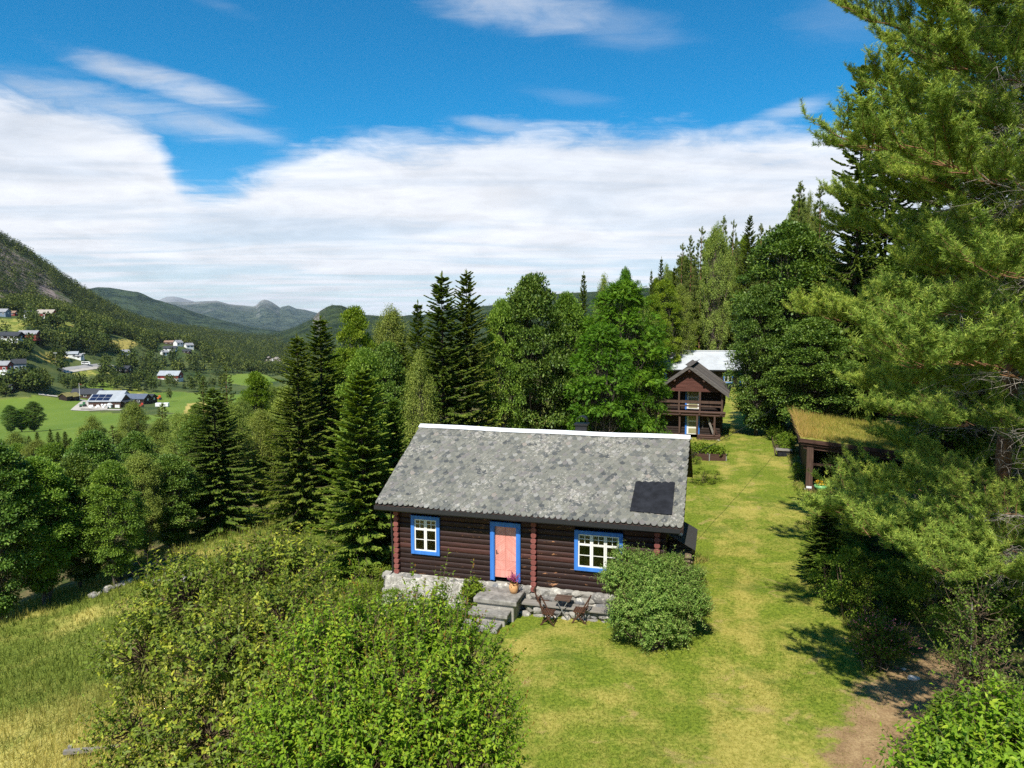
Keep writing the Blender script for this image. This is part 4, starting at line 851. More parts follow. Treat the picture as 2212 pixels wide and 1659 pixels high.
for xx in np.arange(-1.6, 2.0, .34): m.stone((xx + g.uniform(-.05, .05), -.02 + g.uniform(-.08, .05), -.15), (.36, .34, .32), g.random()); m.stone((xx + g.uniform(-.1, .1), -.05 + g.uniform(-.1, .05), -.40), (.40, .40, .30), g.random())
m.build('stones', M_RUBBLE, bn)
pot = thing('plant_pot', 'ochre clay jar with purple heather on the top step by the pink door', 'plant pot', cab_pt(4.80, -.62, -.09), 0); m = MB(); m.lathe([(.10, 0), (.15, .09), (.175, .2), (.165, .29), (.13, .345), (.145, .37), (.125, .37), (.11, .32)], 20); m.build('pot', M_OCHRE, pot, smooth=True)
g = np.random.default_rng(3); tb = Tubes(); n = 46; d = unit(np.stack([g.normal(0, .42, n), g.normal(0, .42, n), np.ones(n)], 1)); ln = g.uniform(.22, .46, n); o = np.array([0, 0, .34]) + np.concatenate([g.normal(0, .04, (n, 2)), np.zeros((n, 1))], 1); tb.add(np.stack([o, o + d * ln[:, None] * .5, o + d * ln[:, None]], 1), np.full((n, 3), .004), 3); link('stems', tb.mesh('stems', [L_UNDER]), pot)
lv = Leaves(); k = 16; P = (o[:, None] + d[:, None] * (ln[:, None] * g.uniform(.5, 1.0, (n, k)))[..., None]).reshape(-1, 3); lv.add(P, np.repeat(d, k, 0) * .6 + g.normal(0, .6, (n * k, 3)), g.normal(0, 1, (n * k, 3)), .04, .018); link('flowers', lv.mesh('flowers', [leaf_mat('purple_petals', (.30, .04, .22), (.50, .09, .38), (.62, .20, .50), .3, .2, .6, .2)]), pot)
foliage_part('leaves', leaf_mat('dark_red_leaves', (.05, .012, .012), (.12, .03, .025), (.06, .09, .02), .2), pot, [(.14, .0, .36), (-.05, -.03, .37)], (.07, .03), 60, .16, 8)
def chair(label, px, py, rz):
    p = hit(px, py); c = thing('folding_chair', label, 'chair', p, rz, 'wooden folding chairs by the cabin'); m = MB()
    for i in range(7): m.box(-.20 + i * .058, -.155 + i * .058, -.2, .2, .43, .448)
    for s_ in (-1, 1): m.box(-.20, .2, s_ * .19 - .015, s_ * .19 + .015, .40, .43)
    m.build('seat', M_TEAK, c); m = MB()
    for i in range(4): m.bar((-.215 - i * .03, -.165 + i * .11, .52), (-.335, -.165 + i * .11, .86), .045, .012, up=(1, 0, .3))
    m.bar((-.21, -.2, .50), (-.21, .2, .50), .035, .05); m.bar((-.335, -.2, .87), (-.335, .2, .87), .03, .07); m.build('backrest', M_TEAK, c)
    for s_ in (-1, 1): m = MB(); m.bar((.24, s_ * .215, 0), (-.10, s_ * .215, .45), .024, .042); m.bar((-.10, s_ * .215, .45), (-.345, s_ * .215, .90), .024, .042); m.build('leg', M_TEAK, c)
    for s_ in (-1, 1): m = MB(); m.bar((-.26, s_ * .18, 0), (.17, s_ * .18, .42), .024, .042); m.build('leg', M_TEAK, c)
    m = MB(); m.bar((-.22, -.18, .05), (-.22, .18, .05), .02, .035); m.build('stretcher', M_TEAK, c); m = MB(); m.bar((.2, -.21, .06), (.2, .21, .06), .02, .035); m.build('stretcher', M_TEAK, c); return c
def c3(x, y): return (1800 + x / 3.16) * .56142, (2150 + y / 3.16) * .56142
chair('dark brown folding chair nearest the camera, back turned left, in front of the small table', *c3(985, 790), -.25)
chair('dark brown folding chair half hidden behind the nearer one, close to the stone steps', *c3(925, 655), -.20)
chair('dark brown folding chair to the right of the small table, beside the big bush', *c3(1362, 765), math.pi - .30)
tp = thing('folding_table', 'small square slatted folding table between the three brown chairs', 'table', hit(*c3(1160, 715)), -TH); m = MB()
for i in range(9): m.box(-.28, .28, -.27 + i * .06, -.223 + i * .06, .70, .718)
for xx in (-.24, .21): m.box(xx, xx + .03, -.27, .27, .675, .70)
m.build('table_top', wood('weathered_slats', (.07, .04, .028), (.17, .115, .085), 5, 0), tp)
for s_ in (-1, 1):
    for e in (-1, 1): m = MB(); m.bar((e * .22, s_ * .22, 0), (-e * .20, s_ * .22, .68), .028, .018); m.build('leg', M_STEEL, tp)
m = MB(); m.bar((-.2, -.22, .08), (-.2, .22, .08), .02, .03); m.build('stretcher', M_STEEL, tp); m = MB(); m.bar((.2, -.22, .08), (.2, .22, .08), .02, .03); m.build('stretcher', M_STEEL, tp)
# ------------------------------------------------------------------ storehouse
sp_ = hit(1487, 948); K = .00935
ST = thing('storehouse', 'two-storey dark log storehouse with open gallery, railing and grey board roof', 'storehouse', sp_ + np.array([0, 0, -.05]), -.32)
m = MB(); wall_rows(m, -2.35, 2.40, .30, 2.15, .2, [(-.22, .70, .3, 1.95)], y=.75); wall_rows(m, -2.5, 2.6, 2.35, 3.95, .2, [(-.25, .76, 2.4, 3.9)], y=.85); m.build('front_wall', M_DARKW, ST)
m = MB()
for x0 in (2.2, -2.35): m.at((x0 + .2, 0, 0), math.pi / 2); wall_rows(m, .75, 6.2, .3, 2.15, .2, []); m.at((x0 + .38, 0, 0), math.pi / 2); wall_rows(m, .2, 6.4, 2.3, 3.95, .2, [])
m.at(); m.box(-2.3, 2.2, 6.1, 6.2, .3, 3.9); m.box(-2.3, 2.2, 1.0, 6.1, 2.2, 2.25); m.build('side_walls', M_DARKW, ST)
for (x0, x1, z0, z1, y) in ((-.20, .68, .35, 1.95, .62), (-.24, .75, 2.42, 3.86, .72)):
    m = MB(); frame4(m, x0 - .14, x1 + .14, z0 - .04, z1 + .12, y, y + .12, .135, False); f_ = m.build('door_frame', M_BLUE, ST)
    m = MB(); m.box(x0, x1, y + .05, y + .1, z0, z1); d_ = m.build('door', M_WHITE, ST)
    for k in range(3): h3 = (z1 - z0) / 3; m = MB(); m.box(x0 + .13, x1 - .13, y + .035, y + .049, z0 + k * h3 + .08, z0 + (k + 1) * h3 - .05); m.build('panel', M_OLIVE, d_)
m = MB()
for k in range(3): m.tube([(.70, -.02 + .0 * k, .07 + k * .16), (2.5, -.02, .07 + k * .16)], .085); m.tube([(-2.4, -.02, .07 + k * .16), (-.3, -.02, .07 + k * .16)], .085); m.tube([(2.38, -.1, .07 + k * .16), (2.38, 6.2, .07 + k * .16)], .085); m.tube([(-2.3, -.1, .07 + k * .16), (-2.3, 6.2, .07 + k * .16)], .085)
m.build('sill_logs', M_BROWN, ST)
m = MB(); m.box(-2.7, 2.78, -.1, .8, 2.18, 2.26); m.tube([(-2.75, -.08, 2.26), (2.85, -.08, 2.26)], .12); m.tube([(-2.75, -.02, 2.03), (2.8, -.02, 2.03)], .10)
for xx in (-2.4, -.7, .84, 2.5): m.tube([(xx, -.28, 2.12), (xx, 2., 2.12)], .09)
m.build('gallery_floor', M_BROWN, ST)
for (xx, z0, z1) in ((-.72, .5, 2.0), (.66, .45, 2.0), (2.02, .45, 2.0), (-2.5, 2.3, 3.95), (-.80, 2.3, 3.95), (.85, 2.3, 3.95), (2.56, 2.1, 3.95)): m = MB(); m.box(xx - .07, xx + .07, -.13, .01, z0, z1); m.build('post', M_BROWNV, ST)
m = MB(); m.box(-2.45, 2.5, -.05, 0.0, 2.98, 3.20); m.build('railing', M_BROWNV, ST); m = MB(); m.box(-2.45, 2.5, -.045, -.005, 2.70, 2.82); m.build('railing', M_BROWNV, ST)
m = MB(); n = 13
for i in range(n): z0 = 3.93 + i * .15; hw = max(2.62 * (1 - (i * .15 + .02) / 2.0), .05); m.box(-hw, hw, -.09 + .012 * (i % 2), -.02, z0, z0 + .148)
m.build('gable_boards', M_REDB, ST)
m = MB(); hr, he, xw, y0, y1 = 6.05, 3.78, 3.08, -.55, 6.7
def rx_(k): return xw * (1 - k)
for sg in (-1, 1):
    nb = 36
    for i in range(nb):
        ya = y0 + (y1 - y0) * i / nb; yb = ya + (y1 - y0) / nb - .015; lf = .035 * (i % 2); r_ = m.g.random()
        m.mesh([(0, ya, hr + lf), (0, yb, hr + lf), (sg * xw, yb, he + lf), (sg * xw, ya, he + lf), (0, ya, hr - .05), (0, yb, hr - .05), (sg * xw, yb, he - .05), (sg * xw, ya, he - .05)], [(0, 1, 2, 3) if sg < 0 else (3, 2, 1, 0), (4, 5, 6, 7), (0, 3, 7, 4), (1, 2, 6, 5), (2, 3, 7, 6)], r_)
rf = m.build('roof', M_GREYWY, ST)
for sg in (-1, 1): m = MB(); m.prism([(0, hr - .03), (sg * (xw + .04), he - .05), (sg * (xw + .04), he - .25), (0, hr - .25)][::sg], y0 - .05, y0 - .005, 'y'); m.build('barge_board', M_GREYWY, rf)
m = MB(); m.bar((-.16, y0 - .08, hr + .0), (-.16, y1, hr + .0), .34, .04, up=(.6, 0, 1)); m.bar((.16, y0 - .08, hr + .03), (.16, y1, hr + .03), .34, .04, up=(-.6, 0, 1)); m.build('ridge_board', M_GREYWY, rf)
for (xx, zz) in ((0, 5.62), (-1.15, 4.85), (1.15, 4.85)): m = MB(); m.tube([(xx, y0 + .02, zz), (xx, 1, zz)], .10, 12); m.build('purlin', M_BROWNV, ST)
for xx, yy in ((-2.2, .1), (2.3, .1), (2.3, 3), (0, .1), (2.3, 6)): m = MB(); m.stone((xx, yy, -.08), (.6, .5, .5), xx + yy); m.build('base_stone', M_RUBBLE, ST)
SM = Matrix.Translation(ST.location) @ Matrix.Rotation(-.32, 4, 'Z')
def st_pt(x, y, z): return np.array(SM @ Vector((x, y, z)))
ld = thing('ladder', 'brown wooden plank ladder leaning under the storehouse gallery', 'ladder', st_pt(1.95, .2, .5), -.32); m = MB(); m.bar((0, 0, 0), (-.62, .3, 1.62), .05, .16); m.build('rail', M_GREYW, ld); m = MB(); m.bar((.28, .02, 0), (-.34, .32, 1.62), .05, .10); m.build('rail', M_BROWN, ld); m = MB()
for k in range(5): f_ = .1 + k * .19; m.bar((-.62 * f_, .3 * f_ - .02, 1.62 * f_), (-.62 * f_ + .28, .3 * f_, 1.62 * f_), .04, .04)
m.build('rung', M_BROWN, ld)
cb_ = thing('carpet_beater', 'pale wicker carpet beater hanging on the dark storehouse wall', 'carpet beater', st_pt(1.07, .64, .85), -.32); m = MB(); m.tube([(0, 0, 0), (0, 0, .42)], .012); m.build('handle', M_GREYW, cb_); m = MB()
for r_ in (.13, .08): m.tube([(r_ * math.sin(a), 0, .56 + r_ * 1.15 * math.cos(a)) for a in np.linspace(0, 6.283, 15)], .012, 5)
m.tube([(-.11, 0, .56), (.11, 0, .56)], .01, 5); m.build('head', M_GREYW, cb_)
# ------------------------------------------------------------------ far house with the white metal roof
fp = hit(1512, 838); FH = thing('farmhouse', 'long dark house with pale corrugated metal roof behind the storehouse', 'house', fp, -.12)
m = MB(); m.box(-8, 8, 0, 8, -1, 2.75); m.build('wall', M_DARKW, FH)
m = MB(); nb = 110
for sg in (1, -1):
    for i in range(nb):
        xa = -8.6 + 17.2 * i / nb; xb = xa + 17.2 / nb; xm_ = (xa + xb) / 2; ye, yr = (-.6, 4) if sg > 0 else (8.6, 4)
        m.mesh([(xa, ye, 2.62), (xm_, ye, 2.65), (xb, ye, 2.62), (xb, yr, 5.1), (xm_, yr, 5.13), (xa, yr, 5.1)], [(0, 1, 4, 5), (1, 2, 3, 4)], m.g.random())
rf = m.build('roof', plain('pale_corrugated_roof', (.44, .46, .48), .5, .4, .12, .6), FH); m = MB(); m.box(-8.6, 8.6, 3.8, 4.2, 5.1, 5.18); m.build('ridge_cap', M_ZINC, rf); m = MB(); m.box(-8.6, 8.6, -.66, -.56, 2.45, 2.6); m.build('gutter', M_BLACK, rf)
m = MB()
for k in range(3): m.bar((3.4, -.2 + k * .75, 2.98 + k * .4), (8., -.2 + k * .75, 2.98 + k * .4), .06, .06)
for xx in (3.9, 6.2): m.bar((xx, -.25, 2.95), (xx, 1.6, 3.95), .06, .06)
m.build('roof_ladder', M_STEEL, rf)
m = MB(); m.box(5.6, 6.7, -.08, -.02, .0, 2.2); d_ = m.build('door', M_WHITE, FH); m = MB(); m.box(5.85, 6.45, -.10, -.082, 1.3, 1.95); m.build('pane', M_TARP, d_); m = MB(); m.box(6.13, 6.17, -.12, -.103, 1.3, 1.95); m.box(5.85, 6.45, -.115, -.103, 1.6, 1.64); m.build('glazing_bar', M_WHITE, d_)
m = MB(); frame4(m, 5.38, 6.92, -.1, 2.42, -.12, -.005, .2, False); m.build('door_frame', M_BLUE, FH)
for xx in (-6, -3, .5, 3.2):
    m = MB(); frame4(m, xx, xx + 1.3, .75, 2.1, -.1, -.005, .13); w_ = m.build('window', M_BLUE, FH); m = MB(); sash(m, xx + .13, xx + 1.17, .88, 1.97, -.06, [(xx + .65, .9, 1.95, .09)], [(1.6, xx + .15, xx + 1.15, .05)]); m.build('sash', M_WHITE, w_); m = MB(); m.box(xx + .15, xx + 1.15, -.03, -.02, .9, 1.95); m.build('pane', M_TARP, w_)
# ------------------------------------------------------------------ turf-roofed glazed hut on the right
lp = hit(1746, 1056); LT = -.33; LG = thing('turf_roof_hut', 'dark brown glazed hut with grass turf roof beside the lawn', 'hut', lp, LT)
LM = Matrix.Translation(LG.location) @ Matrix.Rotation(LT, 4, 'Z')
def lg_pt(x, y, z): return np.array(LM @ Vector((x, y, z)))
LW, LD, HL, HR = 9.0, 10.5, 2.75, 1.95
def lz(x): return HL + (HR - HL) * x / LW
m = MB(); m.box(-.03, .12, .1, LD, -.6, HL - .1); m.prism([(0, -.6), (LW, -.6), (LW, HR), (0, HL)], LD - .15, LD, 'y'); m.box(LW - .15, LW, .15, LD - .15, -.6, HR); m.build('wall', M_DARKW, LG)
m = MB(); m.box(-.16, .20, -.18, .10, -.02, HL - .12); m.build('post', M_BROWNV, LG, bevel=.01); m = MB(); m.stone((0.02, -.05, -.12), (.5, .45, .35), 4); m.build('base_stone', M_RUBBLE, LG)
m = MB(); m.box(-.12, .16, -.2, -.181, .03, .2); m.build('bracket', M_ZINC, LG)
for xx in (1.70, 3.30, 5.0, 6.7, 8.4): m = MB(); m.box(xx, xx + .13, -.1, .02, .22, lz(xx) - .12); m.build('post', M_BROWNV, LG)
m = MB(); m.prism([(-.5, lz(-.5) - .2), (LW, lz(LW) - .2), (LW, lz(LW) + .02), (-.5, lz(-.5) + .02)], -.26, -.16, 'y'); m.prism([(-.35, lz(-.35) - .42), (LW, lz(LW) - .42), (LW, lz(LW) - .203), (-.35, lz(-.35) - .203)], -.13, .06, 'y'); m.build('lintel', M_BROWN, LG)
m = MB(); m.box(.2, LW - .15, -.08, 0.0, 1.38, 1.52); m.build('glazing_rail', M_BROWN, LG); m = MB(); m.box(.2, LW - .15, -.1, .02, .10, .24); m.build('glazing_rail', M_BROWN, LG)
for a, b in ((.2, 1.70), (1.83, 3.30), (3.43, 5.0), (5.13, 6.7), (6.83, 8.4)): m = MB(); m.prism([(a, .24), (b, .24), (b, lz(b) - .42), (a, lz(a) - .42)], -.045, -.04, 'y'); m.build('pane', M_GLASS, LG)
m = MB(); m.box(-.1, LW, -.62, -.12, .02, .08); m.build('shelf', M_BROWN, LG); m = MB(); m.box(.2, LW - .2, .2, LD - .2, -.02, .06); m.build('floor', plain('grey_floor', (.25, .22, .18), .8), LG)
m = MB(); m.prism([(-.55, lz(-.55) - .0), (LW + .3, lz(LW + .3) - .0), (LW + .3, lz(LW + .3) + .22), (-.55, lz(-.55) + .22)], -.30, LD + .3, 'y'); tf = m.build('turf', mat('turf_soil', lambda t: principled(t, meadow_colour(t, t.pos())[0], .95, .1)), LG)
m = MB(); m.prism([(-.6, lz(-.6) - .05), (LW + .33, lz(LW) - .08), (LW + .33, lz(LW) + .13), (-.6, lz(-.6) + .16)], -.36, -.302, 'y'); m.bar((-.6, -.36, lz(-.6) + .05), (-.6, LD + .3, lz(-.6) + .05), .06, .26); m.build('fascia', M_BROWN, LG)
g = np.random.default_rng(5); n = 26000; x = g.uniform(-.5, LW, n); y = g.uniform(-.28, LD, n); hh = (.14 + .42 * np.exp(-(x + .5) / .8) + .22 * np.exp(-(LD - y) / 2.) + .1 * np.exp(-(y + .3) / .4)) * g.uniform(.5, 1.35, n); lv = Leaves()
D = np.stack([g.normal(-.12, .35, n) - .35 * np.exp(-(x + .5) / .5), g.normal(-.05, .3, n), np.ones(n)], 1); lv.add(np.stack([x, y, lz(x) + .2], 1), D, g.normal(0, 1, (n, 3)), hh, .028, 'blade', np.clip(g.normal(.35, .2, n) + .5 * np.exp(-(x + .5) / 2.2), 0, 1))
L_TURF = leaf_mat('dry_turf_grass', (.12, .17, .03), (.27, .275, .07), (.50, .36, .18), .35, .2, .6, .0); gr = link('grass', lv.mesh('turf_grass', [L_TURF]), LG); gr['kind'] = 'stuff'
for k, (xx, lab, pm, fm) in enumerate(((.62, 'round green bowl of yellow flowers on the hut shelf', M_GPOT, plain('gold_petals', (.75, .42, .02), .6)), (1.52, 'turquoise pot of orange flowers on the hut shelf', M_TPOT, plain('orange_petals', (.75, .16, .03), .6)))):
    pt = thing('flower_pot', lab, 'flower pot', lg_pt(xx, -.40, .08), 0); m = MB(); s_ = (.36, .25)[k]; m.lathe([(s_ * .55, 0), (s_ * .92, .12), (s_, .27), (s_ * .9, .27), (s_ * .6, .1)], 18); m.build('pot', pm, pt, smooth=True); foliage_part('leaves', L_LIGHT, pt, [(0, 0, .33)], (.08, .04), 90, s_ * .95, 20 + k, flat=.5); foliage_part('flowers', fm, pt, [(0, 0, .42)], (.06, .05), 110, s_ * .9, 30 + k, flat=.35)
bx = hit(1693, 985); cr_ = thing('garden_box', 'dark storage box with a pale board lid at the left wall of the turf hut', 'box', bx, LT); m = MB(); m.box(-.42, .42, -.3, .3, 0, .42); m.build('box', M_TARP, cr_, bevel=.02); m = MB(); m.box(-.55, .55, -.38, .38, .42, .49); m.build('lid', M_GREYW, cr_)
ww = hit(2010, 985); wv = thing('white_shed', 'small white-walled shed glimpsed behind the pine boughs beside the turf hut', 'shed', lg_pt(LW + 1.0, 2.5, 0), LT); m = MB(); m.box(0, 3.4, 0, 3, -1, 2.6); m.build('wall', M_WHITE, wv); m = MB(); m.prism([(-.3, 2.55), (1.7, 3.5), (3.7, 2.55), (3.7, 2.65), (1.7, 3.62), (-.3, 2.65)], -.3, 3.3, 'y'); m.build('roof', M_DARKW, wv)
# ------------------------------------------------------------------ raised beds, wires, stones, fence
for k, (px, py, rz, lab) in enumerate(((1508, 990, -.55, 'dark board raised bed with leafy vegetables behind the cabin, nearest the storehouse steps'), (1546, 992, -.15, 'short dark raised bed with metal corners and green plants at the edge of the lawn'))):
    p = hit(px, py); b_ = thing('raised_bed', lab, 'planter', p, rz); w_, d_ = ((1.0, .7), (.62, .62))[k]; m = MB(); frame = [(-w_, w_, -d_, -d_ + .05), (-w_, w_, d_ - .05, d_), (-w_, -w_ + .05, -d_ + .05, d_ - .05), (w_ - .05, w_, -d_ + .05, d_ - .05)]
    for f_ in frame: m.box(*f_, -.1, .48)
    m.build('boards', M_BROWN, b_); m = MB(); m.box(-w_ + .05, w_ - .05, -d_ + .05, d_ - .05, 0, .38); m.build('soil', plain('soil', (.07, .045, .03), .95), b_)
    for sx_ in (-1, 1): m = MB(); m.box(sx_ * w_ - .03, sx_ * w_ + .03, -d_ - .02, -d_ + .03, 0, .5); m.build('corner_plate', M_STEEL, b_)
    gg = random.Random(k); foliage_part('plants', L_LIGHT, b_, [(gg.uniform(-w_, w_) * .8, gg.uniform(-d_, d_) * .8, .62 + gg.uniform(0, .2)) for _ in range(12)], (.17, .11), 45, .36, 70 + k)
def wire(a, b, sagm, label):
    a, b = Vector(a), Vector(b); pts = [a.lerp(b, k / 24) - Vector((0, 0, sagm * 4 * (k / 24) * (1 - k / 24))) for k in range(25)]; m = MB(); m.tube(pts, .012, 5); tag(m.build('power_cable', M_BLACK), label, 'cable')
wire(cab_pt(10.5, 4.6, 4.15), at(1748, 815, 62), .5, 'thin dark cable running from the cabin gable up to the trees behind the turf hut')
fx = hit(165, 1640); rl = thing('wooden_rail', 'grey weathered fence rail lying at the edge of the meadow, bottom left', 'rail', fx + np.array([0, 0, .25]), .25); m = MB(); m.bar((-.3, 0, .0), (2.2, -.1, -.05), .12, .10); m.build('rail', M_GREYW, rl); m = MB(); m.bar((-.2, .1, -.5), (-.16, .08, .12), .1, .1); m.build('post', M_GREYW, rl)
sw = thing('stone_wall', 'low tumbled dry-stone wall along the lower edge of the meadow', 'stone wall', hit(130, 1302)); m = MB(); g = random.Random(6); o0 = np.array(sw.location)
for i in range(95):
    k = .74 + .26 * g.random(); p = hit(-60 + 345 * k + g.uniform(-3, 3), 1392 - 138 * k + g.uniform(-3, 4)) if i < 45 else hit(255 + 150 * g.random(), 1258 - 45 * g.random()); s_ = g.uniform(.12, .34); m.stone(tuple(p - o0 + np.array([0, 0, s_ * .25])), (s_, s_ * .9, s_ * .75), i)
m.build('stones', M_RUBBLE, sw)
for k, (px, py, s_, lab) in enumerate(((1972, 1466, .32, 'flat pale grey stone lying on the bare dirt patch'), (1952, 1446, .14, 'small grey stone in the shade above the pale flat stone'))): p = hit(px, py); m = MB(); m.stone((0, 0, s_ * .1), (s_, s_ * .8, s_ * .35), k + 40); o = m.build('stone', plain('pale_stone', (.50, .48, .45), .9, .1), None, p); tag(o, lab, 'stone')
dl = thing('fallen_trunk', 'bare grey fallen trunk beside the stone wall under the left trees', 'fallen trunk', hit(255, 1262)); d0 = np.array(dl.location); m = MB(); m.tube([(0, 0, .25), tuple(hit(330, 1235) - d0 + np.array([0, 0, .4])), tuple(hit(372, 1222) - d0 + np.array([0, 0, .6]))], [.12, .09, .06]); m.build('trunk', B_GREY, dl); m = MB(); m.tube([tuple(hit(258, 1258) - d0), tuple(hit(284, 1226) - d0 + np.array([0, 0, .9]))], [.09, .06]); m.build('branch', B_GREY, dl)
# ------------------------------------------------------------------ the valley: farms, houses, roads
def vq(x, y): return x * .17767, 645.6 + y * .17767        # survey grid of the valley view
V_RED = wood('falun_red', (.20, .035, .03), (.30, .06, .05), 1, 2); V_WHITE = plain('white_boards', (.74, .74, .72), .6, .2, .05, 1.); V_GREY = plain('grey_roof_tiles', (.26, .26, .27), .7, .3, .15, .6)
V_PALE = plain('pale_sheet_roof', (.33, .35, .37), .45, .4, .12, .3); V_DROOF = plain('dark_roof_tiles', (.035, .037, .042), .6, .4, .2, .6); V_TURF = plain('turf_roof', (.22, .19, .07), .95, .1, .3, .6); V_BLUEG = plain('blue_grey_boards', (.17, .22, .28), .7, .2)
V_BROWNR = plain('brown_roof', (.25, .16, .11), .7, .2); V_PANEL = plain('solar_panel', (.012, .017, .05), .15, .6, .1)
SC = .8
def house(label, px, py, w, d, h, rh, rz, wm, rm, win=3, base=None, kind='house', cat='house', group=None, chimney=True, door=None):
    w, d, h, rh = w * SC, d * SC, h * (.5 + .5 * SC), rh * SC; p = hit(px, py); o = thing(kind, label, cat, p, rz, group); m = MB(); m.prism([(-d / 2, -2), (d / 2, -2), (d / 2, h), (0, h + rh), (-d / 2, h)], -w / 2, w / 2, 'x'); m.build('wall', wm, o)
    m = MB(); e = .5; k = rh / (d / 2); prof = [(-d / 2 - e, h - e * k), (0, h + rh), (d / 2 + e, h - e * k), (d / 2 + e, h - e * k + .28), (0, h + rh + .28), (-d / 2 - e, h - e * k + .28)]; m.prism(prof, -w / 2 - e, w / 2 + e, 'x'); rf = m.build('roof', rm, o)
    if chimney: m = MB(); m.box(-w * .12 - .35, -w * .12 + .35, -.35, .35, h + rh - .3, h + rh + .9); m.build('chimney', V_DROOF, rf)
    if base: m = MB(); m.box(-w / 2 - .06, w / 2 + .06, -d / 2 - .06, d / 2 + .06, -2, h * .38); m.build('base', base, o)
    for i in range(win):
        xc = -w / 2 + w * (i + .5) / win; z0 = h * .42; m = MB(); m.box(xc - .75, xc + .75, -d / 2 - .14, -d / 2 - .07, z0, z0 + 1.4); f_ = m.build('window', V_WHITE if wm != V_WHITE else V_DROOF, o); m = MB(); m.box(xc - .55, xc + .55, -d / 2 - .19, -d / 2 - .142, z0 + .2, z0 + 1.2); m.build('pane', M_TARP, f_)
    for sx_ in (1,):
        m = MB(); m.box(w / 2 + .07, w / 2 + .14, -.6, .6, h * .55, h * .55 + 1.3); m.build('window', V_WHITE if wm != V_WHITE else V_DROOF, o)
    return o
bx_, by_ = vq(1300, 1312)
SC = 1.0
barn = house('long dark barn with solar panels and pale metal roof beside the big green field', bx_ + 6, by_, 17, 10, 3.6, 3.0, .02, M_BROWN, V_PALE, 0, None, 'barn', 'barn', chimney=False)
sl_ = 3.0 / 5
for j in range(3):
    for i in range(2):
        x0 = -8.3 + j * 3.6; y0 = -4.9 + i * 2.45; m = MB()
        for a in range(4):
            for b in range(2): xa = x0 + a * .85; ya = y0 + b * 1.14; m.mesh([(xa, ya, 3.6 + (ya + 5) * sl_ + .36), (xa + .80, ya, 3.6 + (ya + 5) * sl_ + .36), (xa + .80, ya + 1.1, 3.6 + (ya + 6.1) * sl_ + .36), (xa, ya + 1.1, 3.6 + (ya + 6.1) * sl_ + .36)], [(0, 1, 2, 3)])
        m.build('solar_panel', V_PANEL, barn)
for a, b in ((-8, -6), (-4.2, -2.8), (-1.8, .2), (5.6, 8)): m = MB(); m.box(a, b, -5.2, -5.05, -.5, 1.7); m.build('white_door', V_WHITE, barn)
m = MB(); m = MB(); m.prism([(8.6, 4.0), (10.8, 3.0), (10.8, 2.8), (8.6, 3.8)], -5.2, 6, 'y'); m.build('side_roof', V_DROOF, barn); m = MB(); m.box(2, 4.2, -6.8, -5.1, -1, 1.8); m.prism([(1.7, 1.8), (3.1, 2.8), (4.5, 1.8)], -7, -5.05, 'y'); m.build('porch', V_WHITE, barn)
house('white-roofed annex just behind the solar panel barn', *vq(1380, 1255), 15, 8, 4.2, 2.4, .02, V_WHITE, V_PALE, 0, None, 'annex', 'barn', chimney=False)
house('low dark shed with blue-grey roof right of the solar panel barn', *vq(1665, 1275), 13, 8, 3.4, 2.2, -.05, M_DARKW, plain('slate_blue_roof', (.10, .12, .16), .5, .4, .1, .5), 2, None, 'shed', 'shed', chimney=False)
house('long dark shed at the far right end of the solar panel farm', *vq(1775, 1262), 10, 7, 3.2, 1.8, -.05, M_DARKW, V_DROOF, 1, None, 'shed', 'shed', chimney=False)
house('black-roofed brown house behind the flagpole at the solar panel farm', *vq(1075, 1208), 16, 8, 3.0, 2.6, .10, M_BROWN, V_DROOF, 3)
for k, (x, lab) in enumerate(((805, 'left of the two tiny turf-roofed log huts at the field edge'), (888, 'right of the two tiny turf-roofed log huts at the field edge, next to the flagpole'))): house(lab, *vq(x, 1232), 5.2, 5, 2.4, 1.7, 1.45, M_DARKW, V_TURF, 0, None, 'hut', 'hut', None, False)
fl = thing('flagpole', 'white flagpole beside the two turf-roofed log huts', 'flagpole', hit(*vq(972, 1240))); m = MB(); m.tube([(0, 0, 0), (0, 0, 10.2)], [.13, .08], 8); m.build('pole', V_WHITE, fl); m = MB(); m.mesh([(.1, 0, 9.9), (1.5, .2, 9.4), (1.4, .25, 9.1), (.1, 0, 9.6)], [(0, 1, 2, 3)]); m.build('pennant', V_RED, fl)
m0 = MB(); m0.lathe([(.45, -.6), (.58, -.5), (.6, 0), (.58, .5), (.45, .6)], 12); bale_me = None; g = random.Random(4)
for k in range(26):
    p = hit(*vq(1075 + 210 * g.random(), 1338 - 50 * g.random())); m = MB()
    if bale_me is None: o = m0.build('silage_bale', V_WHITE, None, p + np.array([0, 0, .55]), True); bale_me = o.data
    else: o = link('silage_bale', bale_me, None, p + np.array([0, 0, .55 + (k % 3 == 0) * 1.05]))
    o.rotation_euler = (0, 0, g.random()); tag(o, 'white plastic-wrapped silage bale in the heap in front of the solar panel barn', 'bale', 'silage bales in front of the barn')
def machine(label, x, y, m1, s_):
    p = hit(*vq(x, y)); o = thing('tractor', label, 'tractor', p, .4); m = MB(); m.box(-1.6 * s_, .9 * s_, -.6 * s_, .6 * s_, .7 * s_, 1.5 * s_); m.box(-.2 * s_, .9 * s_, -.6 * s_, .6 * s_, 1.5 * s_, 2.6 * s_); m.build('body', m1, o, bevel=.08)
    for xx, rr in ((-1.2, .45), (.6, .75)):
        for yy in (-.75, .75): m = MB().at((xx * s_, yy * s_, rr * s_), 0, math.pi / 2); m.lathe([(rr * .5 * s_, -.15 * s_), (rr * s_, -.13 * s_), (rr * s_, .13 * s_), (rr * .5 * s_, .15 * s_)], 14); m.build('wheel', M_BLACK, o)
